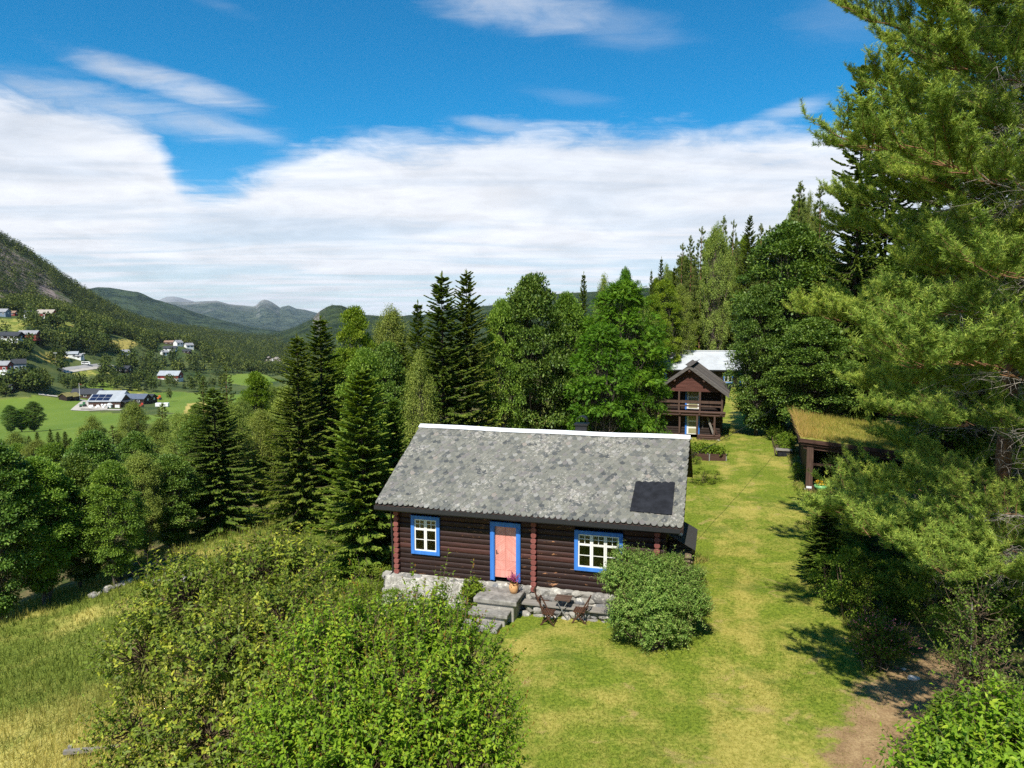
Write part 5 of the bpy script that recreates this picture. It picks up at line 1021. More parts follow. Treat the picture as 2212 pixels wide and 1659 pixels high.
machine('small green tractor parked at the left corner of the solar panel barn', 1112, 1246, plain('green_machine_paint', (.03, .2, .05), .4, .5), 1.0); machine('green and grey tractor beside the heap of white bales', 1015, 1318, plain('dull_green_paint', (.05, .16, .07), .5, .4), 1.1)
machine('orange farm machine at the right end of the solar panel farm', 1935, 1232, plain('orange_machine_paint', (.62, .13, .02), .4, .5), 1.2); machine('red farm machine in the yard right of the solar panel barn', 1722, 1318, plain('red_machine_paint', (.55, .05, .03), .4, .5), .9)
tk = thing('container', 'white storage tank in the yard right of the solar panel farm', 'tank', hit(*vq(1975, 1312)), .1); m = MB(); m.box(-3.4, 3.4, -1.2, 1.2, .2, 2.2); m.build('tank', V_WHITE, tk, bevel=.2)
m = MB(); m.box(-3.2, 3.2, -1.1, 1.1, -.5, .2); m.build('base', M_STEEL, tk)
SC = .8
rb = house('red barn with pale grey roof and white lower walls in the middle of the valley', *vq(2075, 985), 21, 11, 4.6, 4.0, -.02, V_RED, V_PALE, 0, V_WHITE, 'barn', 'barn', chimney=False)
house('dark brown house with grey roof on the slope above the green field', *vq(1500, 893), 14, 10, 3.4, 2.6, .0, M_DARKW, V_DROOF, 3)
house('long black house on the left hillside terrace', *vq(110, 505), 22, 10, 4.0, 3.0, .05, M_DARKW, V_DROOF, 4, V_WHITE); house('red barn with grey roof right beside the long black hillside house', *vq(362, 478), 17, 9, 3.6, 3.0, .05, V_RED, V_GREY, 0, None, 'barn', 'barn', chimney=False)
house('big red barn with brown-grey roof standing highest on the left hillside meadow', *vq(570, 236), 18, 10, 5.0, 3.8, .02, V_RED, plain('tan_roof', (.33, .29, .24), .7, .2, .1, .5), 3, V_WHITE, 'barn', 'barn'); house('white house with dark roof left of the highest red barn', *vq(392, 228), 14, 9, 4.2, 3.2, .25, V_WHITE, V_DROOF, 3)
house('grey-roofed house at the left edge above the hillside meadow', *vq(20, 212), 15, 9, 4.5, 3.0, .0, V_BLUEG, V_GREY, 3); house('low red-brown cottage left of the white hillside house', *vq(140, 200), 11, 7, 2.6, 2.0, .1, V_RED, V_BROWNR, 2)
house('small red house with pale gable low at the left edge of the valley', *vq(58, 895), 8, 8, 5.0, 2.6, .1, V_RED, V_GREY, 2, V_WHITE); house('tall blue-grey house half hidden among trees at the left edge', *vq(238, 882), 9, 9, 6.0, 3.2, .6, V_BLUEG, V_DROOF, 2); house('dark windowless shed left of the farm road', *vq(70, 1135), 8.5, 6, 3.4, 1.2, .0, M_DARKW, V_DROOF, 0, None, 'shed', 'shed', chimney=False)
house('white-gabled bungalow above the road', *vq(868, 706), 12, 8, 2.8, 2.0, .35, V_WHITE, V_PALE, 2); house('white bungalow with pale roof behind roadside trees', *vq(945, 728), 9, 7, 2.6, 1.9, .1, V_WHITE, V_GREY, 2)
SC = .62
for lab, x, y, w, d, h, rh, rz, wm, rm in (('small white house with brown porch left of the white hamlet', 269.5, 768.5, 11, 8, 4.2, 3.0, .9, V_WHITE, V_GREY), ('white cottage below the dark-roofed hamlet house', 355.5, 767, 10, 8, 3.6, 2.6, 1.0, V_WHITE, V_GREY), ('wide dark-roofed white house in the hamlet', 368, 758, 20, 10, 3.6, 3.4, .1, V_WHITE, V_DROOF),
    ('white gabled house highest in the hamlet', 385, 747.5, 13, 9, 4.8, 3.8, 1.2, V_WHITE, V_GREY), ('brown-roofed house behind the hamlet', 366, 744, 15, 8, 3.2, 2.5, .1, M_BROWN, V_BROWNR), ('white house at the right of the hamlet with grey roof', 408, 752.5, 13, 9, 4.4, 3.4, .9, V_WHITE, V_GREY), ('dark red house with black roof rightmost in the hamlet', 412, 745, 15, 9, 4.2, 3.2, .1, V_RED, V_DROOF),
    ('dark low house below the hamlet', 404, 762.5, 12, 8, 2.8, 2.2, .1, M_DARKW, V_DROOF), ('pale cottage at the right below the hamlet', 445, 762, 11, 7, 3.0, 2.2, .2, V_WHITE, V_BROWNR), ('small brown cabin above the rocky river cut', 625, 757.5, 10, 7, 3, 2.4, .2, M_BROWN, V_BROWNR)):
    house(lab, x, y, w, d, h, rh, rz, wm, rm, 2)
def road(name, pts, w, m_):
    P = [hit(*p) for p in pts]; Q = []
    for a, b in zip(P[:-1], P[1:]):
        n = max(2, int(np.linalg.norm((b - a)[:2]) / 6)); Q += [a + (b - a) * k / n for k in range(n)]
    Q.append(P[-1]); Q = np.array(Q); T = np.gradient(Q, axis=0); S = np.stack([-T[:, 1], T[:, 0], 0 * T[:, 0]], 1); S = S / np.linalg.norm(S, axis=1)[:, None] * w / 2; Lf, Rt = Q + S, Q - S
    Lf[:, 2] = ground(Lf[:, 0], Lf[:, 1]) + .22; Rt[:, 2] = ground(Rt[:, 0], Rt[:, 1]) + .22; V = np.stack([Lf, Rt], 1).reshape(-1, 3); i = np.arange(len(Q) - 1)[:, None] * 2
    tag(link(name, mk_mesh(name, V, i + np.array([[0, 1, 3, 2]]), 4, [m_])), kind='structure')
M_GRAVEL = plain('gravel', (.44, .40, .34), .95, .1, .15, .3); M_ASPH = plain('asphalt', (.30, .29, .28), .95, .1, .1, .2)
road('road', [(132, 799), (155, 795.5), (180, 792.5), (202, 790.5), (240, 788)], 5.5, M_ASPH); road('path', [(138, 804), (165, 800.5), (190, 797), (215, 794.5)], 4, M_GRAVEL); road('path', [(83, 851.5), (110, 855), (140, 858.5), (170, 863), (188, 866.5)], 3.5, M_GRAVEL)
road('path', [(188, 866.5), (172, 878), (163, 886), (190, 886.8), (262, 886)], 4.5, M_GRAVEL); road('path', [(268, 806), (300, 811), (322, 819)], 4, M_GRAVEL)
yd = [vq(x, y) for x, y in ((985, 1345), (1060, 1265), (1130, 1250), (1330, 1300), (1300, 1350))]; P = np.array([hit(*p) for p in yd]); P[:, 2] = P[:, 2].max() + .3; tag(link('yard', mk_mesh('yard', P, np.arange(5)[None], 5, [M_GRAVEL])), kind='structure')
van = thing('van', 'white van driving on the valley road beside the lamp post', 'van', hit(*vq(1046, 806)) + np.array([0, 0, .3]), .35); m = MB(); m.prism([(-3, .4), (3, .4), (3, 1.4), (2.2, 2.5), (-3, 2.5)], -1, 1, 'y'); m.build('body', V_WHITE, van, bevel=.15)
m = MB(); m.box(-2.6, 1.9, -1.03, -1.005, 1.5, 2.2); m.build('window', M_TARP, van)
for xx in (-1.9, 1.9): m = MB().at((xx, -.95, .42), 0, math.pi / 2); m.lathe([(.2, -.12), (.42, -.1), (.42, .1), (.2, .12)], 12); m.build('wheel', M_BLACK, van)
for lab, x, y in (('street lamp beside the white van on the valley road', 1024, 806), ('street lamp left of the road beside a round tree', 680, 808)):
    o = thing('street_lamp', lab, 'street lamp', hit(*vq(x, y))); m = MB(); m.tube([(0, 0, 0), (0, 0, 9)], [.14, .1], 6); m.build('pole', M_STEEL, o); m = MB(); m.box(-1.3, 1.3, -.15, .15, 9, 9.25); m.build('lamp_head', V_WHITE, o)
# rocky river cut with a small fall, far down the valley
rc = hit(591, 786); rg = thing('rock_face', 'pale grey rock face with a small white waterfall far down the valley', 'rock face', rc, .25); m = MB(); g = random.Random(9)
for k in range(46): m.stone((g.uniform(-11, 11), g.uniform(-3, 14), g.uniform(-3, 9) * (1 if g.random() < .7 else .3)), (g.uniform(5, 9), 7, g.uniform(3, 5)), k)
m.build('rocks', plain('quarry_rock', (.25, .22, .19), .95, .1, .35, .15), rg); m = MB(); m.prism([(-1.6, -1), (.2, -1), (-.1, 7.5), (-1.2, 7.5)], -6.6, -6.2, 'y'); m.build('waterfall', V_WHITE, rg)
# ------------------------------------------------------------------ prototypes
PR = {}
PR['sp'] = [spruce(1, 14, 2.6), spruce(2, 14, 2.3), spruce(3, 14, 3.0, droop=1.25)]
PR['ysp'] = [spruce(4, 8, 1.9, L_YSPRUCE, 1.0, .45, 'young_spruce'), spruce(5, 8, 2.1, L_YSPRUCE, 1.0, .55, 'young_spruce')]
PR['aspen'] = [deci(11, 10, 2.7, .06, .5, 230, 250, (.15, .10), L_DARK, name='grey_alder', clump=.72), deci(12, 10, 2.5, .10, .55, 210, 250, (.15, .10), L_DECI, name='grey_alder', clump=.7, stems=2)]
PR['birch'] = [deci(21, 11, 2.5, .14, .5, 230, 230, (.115, .075), L_BIRCH, B_LIMB, drooping=.7, clump=.55, flat=1.1, name='birch'), deci(22, 11, 2.2, .12, .5, 210, 230, (.115, .075), L_BIRCH, B_LIMB, drooping=.6, clump=.55, flat=1.0, name='birch')]
PR['light'] = [deci(31, 10, 2.4, .06, .5, 200, 230, (.15, .10), L_LIGHT, name='light_tree', clump=.62), deci(32, 10, 2.0, .05, .45, 180, 230, (.15, .10), L_LIGHT, name='light_tree', clump=.6)]
PR['rowan'] = [deci(41, 11, 3.0, .04, .5, 260, 62, (.11, .042, .24), L_ROWAN, clump=.75, flat=.5, pinnate=True, stems=3, name='rowan')]
PR['fpine'] = [pine(51, 17, 2.9, 4.2, 100, .10, 9, .17, .045, False, 'forest_pine', L_FPINE, 1.35), pine(52, 17, 2.6, 5.8, 90, .10, 9, .17, .045, False, 'forest_pine', L_FPINE, 1.6)]
PR['under'] = [deci(61, 1.6, 1.0, .0, .5, 34, 90, (.085, .05), L_UNDER, B_TWIG, stems=3, clump=.34, name='shrub'), deci(62, 1.6, 1.1, .0, .5, 34, 90, (.075, .05), L_UNDER, B_TWIG, stems=3, clump=.36, name='shrub')]
# ------------------------------------------------------------------ trees and shrubs, near and middle distance
rg_ = random.Random(21)
def tr(pk, i, kind, px, top, y, hw, label, cat='tree', group=None, rz=None, crown='crown'):
    p = at(px, top, y); z = ground(p[0], y); h = p[2] - z; return plant_tree(PR[pk][i], kind, label, cat, p[0], y, z, h, hw * y / F, rg_.uniform(0, 6.28) if rz is None else rz, group)
T = tr
T('sp', 0, 'spruce', 955, 588, 40, 108, 'tall dark spruce behind the cabin roof, left of the close pair'); T('sp', 2, 'spruce', 1008, 585, 41.5, 100, 'tall dark spruce behind the cabin roof, right of the close pair')
T('sp', 1, 'spruce', 905, 650, 43, 60, 'slimmer spruce leaning into the left side of the tall pair behind the roof')
T('ysp', 0, 'spruce', 778, 800, 31.5, 118, 'bushy young spruce standing against the left end of the cabin'); T('sp', 1, 'spruce', 688, 684, 47, 98, 'tallest dark spruce left of the cabin'); T('sp', 0, 'spruce', 640, 722, 44, 96, 'dark spruce just left of the tallest one, left of the cabin')
T('ysp', 1, 'spruce', 850, 860, 33, 60, 'small spruce tucked behind the left gable of the cabin'); T('aspen', 1, 'alder', 790, 760, 42, 66, 'round dark green alder behind the bushy young spruce'); T('light', 0, 'leafy_tree', 765, 668, 55, 62, 'bright yellow-green tree rising behind the dark spruces left of the cabin')
T('birch', 0, 'birch', 845, 664, 58, 62, 'feathery light birch between the bright tree and the tall spruce pair'); T('sp', 0, 'spruce', 868, 735, 52, 60, 'spruce half hidden left of the tall pair behind the roof'); T('birch', 1, 'birch', 600, 900, 52, 60, 'loose light birch left of the two dark spruces')
T('light', 1, 'leafy_tree', 552, 806, 66, 46, 'bright green narrow tree in the gap towards the valley'); T('sp', 2, 'spruce', 462, 838, 47, 112, 'broad dark spruce at the lower end of the meadow'); T('fpine', 0, 'pine', 487, 790, 92, 40, 'grey-green pine behind the broad meadow spruce'); T('fpine', 1, 'pine', 437, 812, 98, 36, 'grey-green pine left of the taller one above the green field')
T('birch', 0, 'birch', 288, 868, 76, 44, 'tall pale birch standing in front of the solar panel farm'); T('birch', 1, 'birch', 197, 900, 72, 42, 'pale birch in front of the right end of the big green field'); T('fpine', 0, 'pine', 243, 918, 74, 40, 'dark pine wedged between the two pale birches'); T('birch', 1, 'birch', 345, 905, 66, 50, 'drooping pale birch right of the tall one')
T('birch', 0, 'birch', 392, 915, 68, 46, 'pale birch beside the narrow dark spruce'); T('sp', 1, 'spruce', 400, 930, 57, 22, 'narrow dark spruce left of the broad meadow spruce'); T('light', 0, 'leafy_tree', 430, 935, 60, 34, 'small bright tree behind the broad meadow spruce'); T('fpine', 1, 'pine', 350, 870, 105, 36, 'grey pine beside the farm yard, right of the tall birch')
T('birch', 0, 'birch', 560, 885, 51, 56, 'pale birch filling the gap right of the broad meadow spruce'); T('birch', 1, 'birch', 618, 835, 57, 52, 'taller pale birch just left of the dark spruces'); T('birch', 0, 'birch', 522, 862, 60, 42, 'small pale birch between the bright narrow tree and the broad meadow spruce'); T('light', 1, 'leafy_tree', 722, 770, 52, 56, 'bright tree peeking between the two tallest left spruces and the young one'); T('aspen', 0, 'alder', 835, 745, 50, 66, 'green alder filling the gap left of the tall spruce pair'); T('birch', 1, 'birch', 905, 760, 36, 50, 'birch foliage just behind the left end of the roof ridge')
T('aspen', 0, 'alder', -30, 955, 33, 110, 'very dark alder cut by the left edge'); T('aspen', 1, 'alder', 75, 992, 35, 88, 'dark alder over the stone wall, second from the left edge'); T('aspen', 0, 'alder', 165, 985, 37.5, 82, 'broad alder with several dark trunks over the stone wall'); T('aspen', 1, 'alder', 240, 1000, 36.5, 66, 'alder with pale leaves at the right end of the stone wall'); T('birch', 0, 'birch', 300, 978, 42, 62, 'birch with pale trunk behind the wall end'); T('aspen', 0, 'alder', 365, 985, 44, 70, 'rounded alder right of the wall, in front of the broad spruce'); T('aspen', 1, 'alder', 110, 960, 50, 60, 'alder crown showing behind the row over the wall')
T('birch', 1, 'birch', 30, 935, 88, 50, 'grey-green birch below the big field at the left edge'); T('birch', 0, 'birch', 80, 950, 80, 44, 'grey-green birch below the big field, left of the small spruces')
for k, (px, top) in enumerate(((62, 940), (80, 932), (108, 926), (124, 932), (140, 931), (152, 945))): T('sp', k % 3, 'spruce', px, top, 132 + k * 3, 15, 'small dark spruce in the row at the near edge of the big green field', 'tree', 'spruce row by the big green field')
for k, (px, top, hw) in enumerate(((20, 876, 20), (46, 884, 20), (70, 868, 24))): T('aspen', k % 2, 'grove_tree', px, top, 272 + k * 4, hw, ('left round tree of the small clump standing in the near corner of the green field', 'lower middle tree of the small clump in the near corner of the green field', 'right and tallest round tree of the clump in the green field')[k])
T('aspen', 0, 'willow', 1150, 600, 44, 98, 'large rounded willow behind the cabin ridge'); T('aspen', 1, 'willow', 1085, 655, 43, 56, 'left shoulder willow beside the tall spruce pair'); T('aspen', 1, 'willow', 1225, 640, 46, 60, 'willow between the large rounded one and the bright rowan'); T('sp', 1, 'spruce', 1260, 588, 64, 26, 'slim spruce tip rising between willow and rowan')
T('rowan', 0, 'rowan', 1345, 608, 45, 108, 'large bright green rowan beside the storehouse'); T('rowan', 0, 'rowan', 1300, 700, 41, 84, 'lower bright rowan crown just behind the cabin chimney'); T('rowan', 0, 'rowan', 1412, 790, 44, 42, 'small rowan leaning over the storehouse gallery'); T('rowan', 0, 'rowan', 1352, 582, 52, 30, 'thin rowan sprig standing highest above the bright crown'); T('birch', 1, 'birch', 1305, 598, 60, 30, 'small feathery birch top left of the rowan sprig')
T('aspen', 0, 'bird_cherry', 1712, 488, 62, 128, 'huge rounded bird cherry beside the far house'); T('aspen', 0, 'bird_cherry', 1640, 620, 59, 70, 'left lobe bird cherry overlapping the pale roof'); T('aspen', 1, 'bird_cherry', 1790, 560, 60, 80, 'dark bird cherry under the pine boughs'); T('aspen', 0, 'bird_cherry', 1760, 690, 54, 100, 'lower bird cherry behind the turf roof')
for (pk, i, kind, px, top, y, hw, lab) in (('sp', 1, 'spruce', 1428, 556, 112, 16, 'thin spruce tip above the rowan'), ('sp', 0, 'spruce', 1407, 582, 116, 12, 'smallest spruce tip left on the hillside'), ('birch', 1, 'birch', 1440, 574, 114, 18, 'sparse birch beside the thin spruce tip'), ('fpine', 0, 'pine', 1473, 526, 116, 24, 'leftmost pine of the hillside stand'), ('fpine', 1, 'pine', 1494, 509, 118, 22, 'second pine of the hillside stand'), ('fpine', 0, 'pine', 1515, 490, 116, 24, 'pine with long bare orange trunk on the hillside'), ('birch', 0, 'birch', 1550, 486, 112, 34, 'tall birch in the middle of the hillside stand'),
    ('fpine', 1, 'pine', 1564, 466, 120, 22, 'tall pine tip behind the hillside birch'), ('fpine', 0, 'pine', 1584, 475, 118, 20, 'pine right of the hillside birch'), ('sp', 2, 'spruce', 1620, 466, 112, 36, 'broad spruce on the hillside behind the far house'), ('fpine', 1, 'pine', 1646, 483, 108, 24, 'pine right of the broad hillside spruce'), ('fpine', 0, 'pine', 1664, 488, 104, 26, 'dense pine above the bird cherry'), ('fpine', 1, 'pine', 1728, 392, 84, 38, 'tallest pine against the clouds beside the foreground boughs'), ('birch', 1, 'birch', 1750, 422, 86, 20, 'sparse birch top right of the tallest pine'), ('fpine', 0, 'pine', 1775, 402, 78, 42, 'dark pine next to the overhanging boughs'), ('sp', 0, 'spruce', 1700, 470, 96, 40, 'spruce below the tallest pine'),
    ('light', 0, 'birch', 1440, 606, 104, 34, 'light green tree above the left end of the pale roof'), ('birch', 1, 'birch', 1470, 618, 106, 34, 'pale birch above the pale roof'), ('light', 1, 'birch', 1502, 646, 118, 36, 'yellow-green tree above the middle of the pale roof'), ('birch', 0, 'birch', 1535, 655, 119, 34, 'soft green birch right of the yellow-green one'), ('sp', 0, 'spruce', 1562, 600, 116, 36, 'dark spruce above the right end of the pale roof'), ('sp', 1, 'spruce', 1592, 640, 114, 32, 'lower spruce beside the bird cherry'), ('light', 0, 'birch', 1408, 640, 100, 34, 'light tree behind the rowan, left of the pale roof'), ('sp', 2, 'spruce', 1530, 590, 122, 34, 'spruce under the tall hillside birch'), ('birch', 1, 'birch', 1380, 640, 96, 40, 'birch behind the rowan crown')):
    T(pk, i, kind, px, top, y, hw * (1.45 if pk == 'fpine' else 1.2), lab)
for k in range(90):
    px = rg_.uniform(1390, 1800); sk = np.interp(px, [1390, 1430, 1475, 1515, 1560, 1620, 1660, 1690, 1728, 1800], [600, 572, 536, 505, 480, 480, 495, 445, 410, 405]); y = rg_.uniform(116, 150); pk, kd = rg_.choice((('sp', 'spruce'), ('fpine', 'pine'), ('birch', 'birch'), ('sp', 'spruce'), ('fpine', 'pine'), ('light', 'birch')))
    T(pk, rg_.randrange(2), kd, px, sk + 22 + 110 * rg_.random()**1.3, y, rg_.uniform(22, 36), kd + ' filling the dense hillside wood behind the far house', 'tree', kd + ' trees of the hillside wood')
# dark backdrop of the wood on the right
for (pk, i, kind, px, top, y, hw, lab) in (('sp', 1, 'spruce', 1866, 130, 57, 86, 'tall cone-laden spruce standing against the blue sky behind the pine'), ('sp', 0, 'spruce', 1935, 60, 59, 90, 'spruce deep in the wood behind the big pine, left'), ('sp', 2, 'spruce', 2030, -60, 56, 120, 'spruce deep in the wood behind the big pine, middle'), ('sp', 0, 'spruce', 2150, -40, 40, 110, 'spruce deep in the wood near the right edge'), ('sp', 1, 'spruce', 2260, -80, 36, 120, 'spruce deep in the wood cut by the right edge'), ('sp', 1, 'spruce', 1850, 420, 62, 70, 'lower spruce between bird cherry and pine'), ('aspen', 0, 'alder', 1930, 560, 57, 110, 'dark broadleaf tree under the pine boughs'), ('aspen', 1, 'alder', 2080, 700, 29, 120, 'shaded broadleaf tree deep under the pine'), ('aspen', 0, 'alder', 2180, 700, 30, 140, 'shaded broadleaf tree at the right edge under the pine')):
    T(pk, i, kind, px, top, y, hw, lab)
# the big pines over the lawn
HUT_GAP = [(1640, 830), (1825, 845), (1848, 930), (1845, 1020), (1815, 1090), (1640, 1090)]; LAWN_GAP = [(1500, 1060), (1740, 1060), (1735, 1400), (1780, 1700), (1500, 1700)]
def mk_avoid(x0, y0, rz):
    z0 = ground(x0, y0) - .05; ca, sa = math.cos(rz), math.sin(rz)
    def f(P):
        q = np.stack([x0 + P[:, 0] * ca - P[:, 1] * sa, y0 + P[:, 0] * sa + P[:, 1] * ca, z0 + P[:, 2]], 1); qx, qy = proj(q); return bool((in_poly(qx, qy, HUT_GAP) | in_poly(qx, qy, LAWN_GAP)).any())   # boughs that would hang over hut and lawn were pruned
    return f
for (seed, px, y, hh, R, zmin, nl, lab, az0) in ((71, 2175, 23, 25.5, 5.9, 3.0, 88, 'big pine with orange limbs filling the right side', 0.3), (72, 2340, 15.5, 24, 5.3, 4.0, 66, 'nearest pine, trunk outside the right edge, boughs hanging low over the path', 1.1), (73, 2235, 29, 27, 5.4, 3, 66, 'third big pine standing behind the other two', 2.0)):
    p = at(px, 900, y); P_ = pine(seed, hh, R, zmin, nl, .05, 20, .10, .0135, True, 'old_pine', power=5., avoid=mk_avoid(p[0], y, az0), sec=.11, fan=.34, extra=[(4.5, 1.63, 5.1, -.02), (4.2, 1.40, 4.8, -.03), (5.0, 1.78, 5.3, .0), (4.6, 2.0, 4.7, -.03)] if seed == 72 else ()); plant_tree(P_, 'pine', lab, 'tree', p[0], y, rz=az0)
p = at(2060, 1150, 22.5); P_ = pine(74, 5.5, 2.3, .3, 30, .06, 14, .09, .016, True, 'young_pine', avoid=mk_avoid(p[0], 22.5, 0.)); plant_tree(P_, 'pine', 'young pine with low boughs and bare grey twigs under the big pines', 'tree', p[0], 22.5)
PY = dict(PR['ysp'][0]); p = hit(1785, 1250); plant_tree(PY, 'spruce', 'small dark spruce sapling at the edge of the lawn under the pine', 'tree', p[0], p[1], h=2.9, w=1.15); p = hit(2045, 1620); plant_tree(PR['ysp'][1], 'spruce', 'tiny spruce sapling behind the bright corner bush', 'tree', p[0], p[1], h=1.5, w=.7)
# shrubs close to the camera
def lumps(L): return [tuple(at(px, py, y)) + (r,) for px, py, y, r in L]
def bush(kind, label, base, **k):
    S = shoot_bush(kind, base=base, **k); b = np.array(base); o = thing(kind, label, 'shrub', b)
    for part, nm in (('trunk', 'stems'), ('crown', 'leaves'), ('tips', 'shoots')):
        if S.get(part): q = link(nm, S[part], o); q.location = tuple(-b)
    return o
def gp(px, py, y): p = at(px, py, y); return (p[0], y, ground(p[0], y))
bush('willow_shrub', 'large dark green goat willow shrub with oval leaves, bottom left', gp(450, 1500, 11), lumps=lumps([(560, 1257, 12.8, 0.74), (405, 1312, 12.2, 0.74), (620, 1352, 11.8, 0.74), (315, 1422, 11.6, 0.63), (480, 1442, 11.2, 0.85), (290, 1582, 11, 0.55), (455, 1602, 10.6, 0.81), (610, 1522, 10.7, 0.74), (370, 1722, 10.5, 0.74), (560, 1742, 10.2, 0.81), (250, 1722, 10.6, 0.52), (640, 1237, 12.9, 0.52), (500, 1872, 10.2, 1.04)]),
     nshoot=2300, leaf=(.105, .055), leafmat=L_WILLOW, seed=5, upb=.45, slen=(.28, .62), per=13, curl=.2)
bush('lilac_shrub', 'tall light green shrub with upright shoots and reddish tips in front of the cabin', gp(850, 1500, 9.6), lumps=lumps([(930, 1395, 10.3, .62), (800, 1420, 10.3, .72), (700, 1440, 10.2, .62), (1000, 1450, 9.9, .55), (905, 1540, 9.4, .8), (740, 1570, 9.4, .8), (1035, 1570, 9.2, .45), (620, 1620, 9.2, .55), (820, 1670, 8.9, .8), (985, 1690, 8.8, .6), (690, 1720, 8.8, .8), (1060, 1640, 9, .35), (850, 1820, 9, 1.0)]),
     nshoot=2300, leaf=(.095, .047), leafmat=L_LILAC, seed=6, upb=1.15, slen=(.28, .66), per=15, tipmat=L_SHOOT, curl=.12, opposite=True)
bush('corner_bush', 'bright green broad-leaved bush in the bottom right corner', gp(2080, 1640, 9), lumps=lumps([(2085, 1640, 9.2, .42), (2165, 1610, 9.2, .5), (2015, 1700, 9, .4), (2200, 1680, 8.8, .6), (2100, 1740, 8.7, .55), (2260, 1620, 9.4, .5)]), nshoot=650, leaf=(.135, .06), leafmat=L_LILAC, seed=7, upb=.7, slen=(.3, .6), per=12, curl=.15, opposite=True)
bush('elder_bush', 'dense rounded green bush growing against the right part of the cabin front', gp(1415, 1375, 21.7), lumps=lumps([(1405, 1262, 22.4, .8), (1340, 1255, 22.4, .5), (1475, 1285, 22.3, .58), (1420, 1305, 21.8, .8), (1360, 1320, 21.7, .5), (1502, 1310, 21.9, .38), (1425, 1345, 21.5, .5), (1345, 1205, 22.8, .22), (1450, 1230, 22.8, .36), (1385, 1222, 22.8, .3), (1498, 1250, 22.6, .25), (1400, 1372, 21.4, .3), (1465, 1362, 21.5, .32), (1345, 1345, 21.8, .3)]), nshoot=4600, leaf=(.10, .036), leafmat=L_BUSH, seed=8, upb=.5, slen=(.18, .42), per=13, curl=.2, shape='kite')
bush('currant_bush', 'small bright leafy bush beside the top step, left of the pink door', tuple(cab_pt(3.3, -.62, -.75)), lumps=[tuple(cab_pt(3.25, -.6, -.1)) + (.3,), tuple(cab_pt(3.45, -.7, -.3)) + (.3,), tuple(cab_pt(3.1, -.6, -.35)) + (.25,)], nshoot=170, leaf=(.11, .085), leafmat=L_LIGHT, seed=9, upb=.5, slen=(.12, .25), per=7)
bush('rose_bush', 'wild rose bush with tiny pink flowers above the dirt patch', gp(1895, 1400, 20), lumps=lumps([(1885, 1375, 20, .45), (1930, 1390, 20, .4), (1900, 1410, 19.8, .4)]), nshoot=420, leaf=(.07, .04), leafmat=L_LIGHT, seed=10, upb=.6, slen=(.2, .45), per=11, tipmat=plain('pink_petals', (.7, .2, .3), .6))
bush('birch_sapling', 'thin birch sapling with a white stem above the bright corner bush', gp(2105, 1560, 12.5), lumps=lumps([(2105, 1330, 12.6, .4), (2110, 1400, 12.5, .5), (2090, 1470, 12.4, .5), (2140, 1450, 12.5, .5), (2150, 1530, 12.3, .6)]), nshoot=330, leaf=(.06, .045), leafmat=L_DECI, seed=12, upb=.4, slen=(.25, .5), per=9); bs_ = MB(); q0 = np.array(gp(2105, 1560, 12.5)); q1 = at(2100, 1300, 12.6); bs_.tube([q0, q0 + (q1 - q0) * .35 + np.array([.06, 0, 0]), q0 + (q1 - q0) * .7, q1], [.035, .03, .02, .008]); so_ = [o for o in COL.objects if o.name.startswith('birch_sapling')][0]; w_ = bs_.build('trunk', B_BIRCH, so_); w_.location = tuple(-q0)
bush('apple_tree', 'young apple tree trained in front of the hut glazing', tuple(lg_pt(2.4, -1.1, 0)), lumps=[tuple(lg_pt(2.3, -1.0, 1.7)) + (.55,), tuple(lg_pt(1.4, -1.0, 1.4)) + (.5,), tuple(lg_pt(3.2, -1.1, 1.2)) + (.55,), tuple(lg_pt(2.6, -1.1, .7)) + (.5,)], nshoot=300, leaf=(.10, .06), leafmat=L_DECI, seed=13, upb=.8, slen=(.3, .75), per=10)
bush('garden_shrub', 'bright green garden shrub left of the turf hut', tuple(hit(1685, 985)), lumps=[tuple(hit(a_, b_) + np.array([0, 0, .35])) + (r_,) for a_, b_, r_ in ((1672, 935, .7), (1695, 965, .6), (1662, 920, .6), (1700, 980, .45), (1682, 950, .7))], nshoot=1100, leaf=(.13, .08), leafmat=L_LIGHT, seed=14, upb=.6, slen=(.2, .5), per=10, shape='kite')
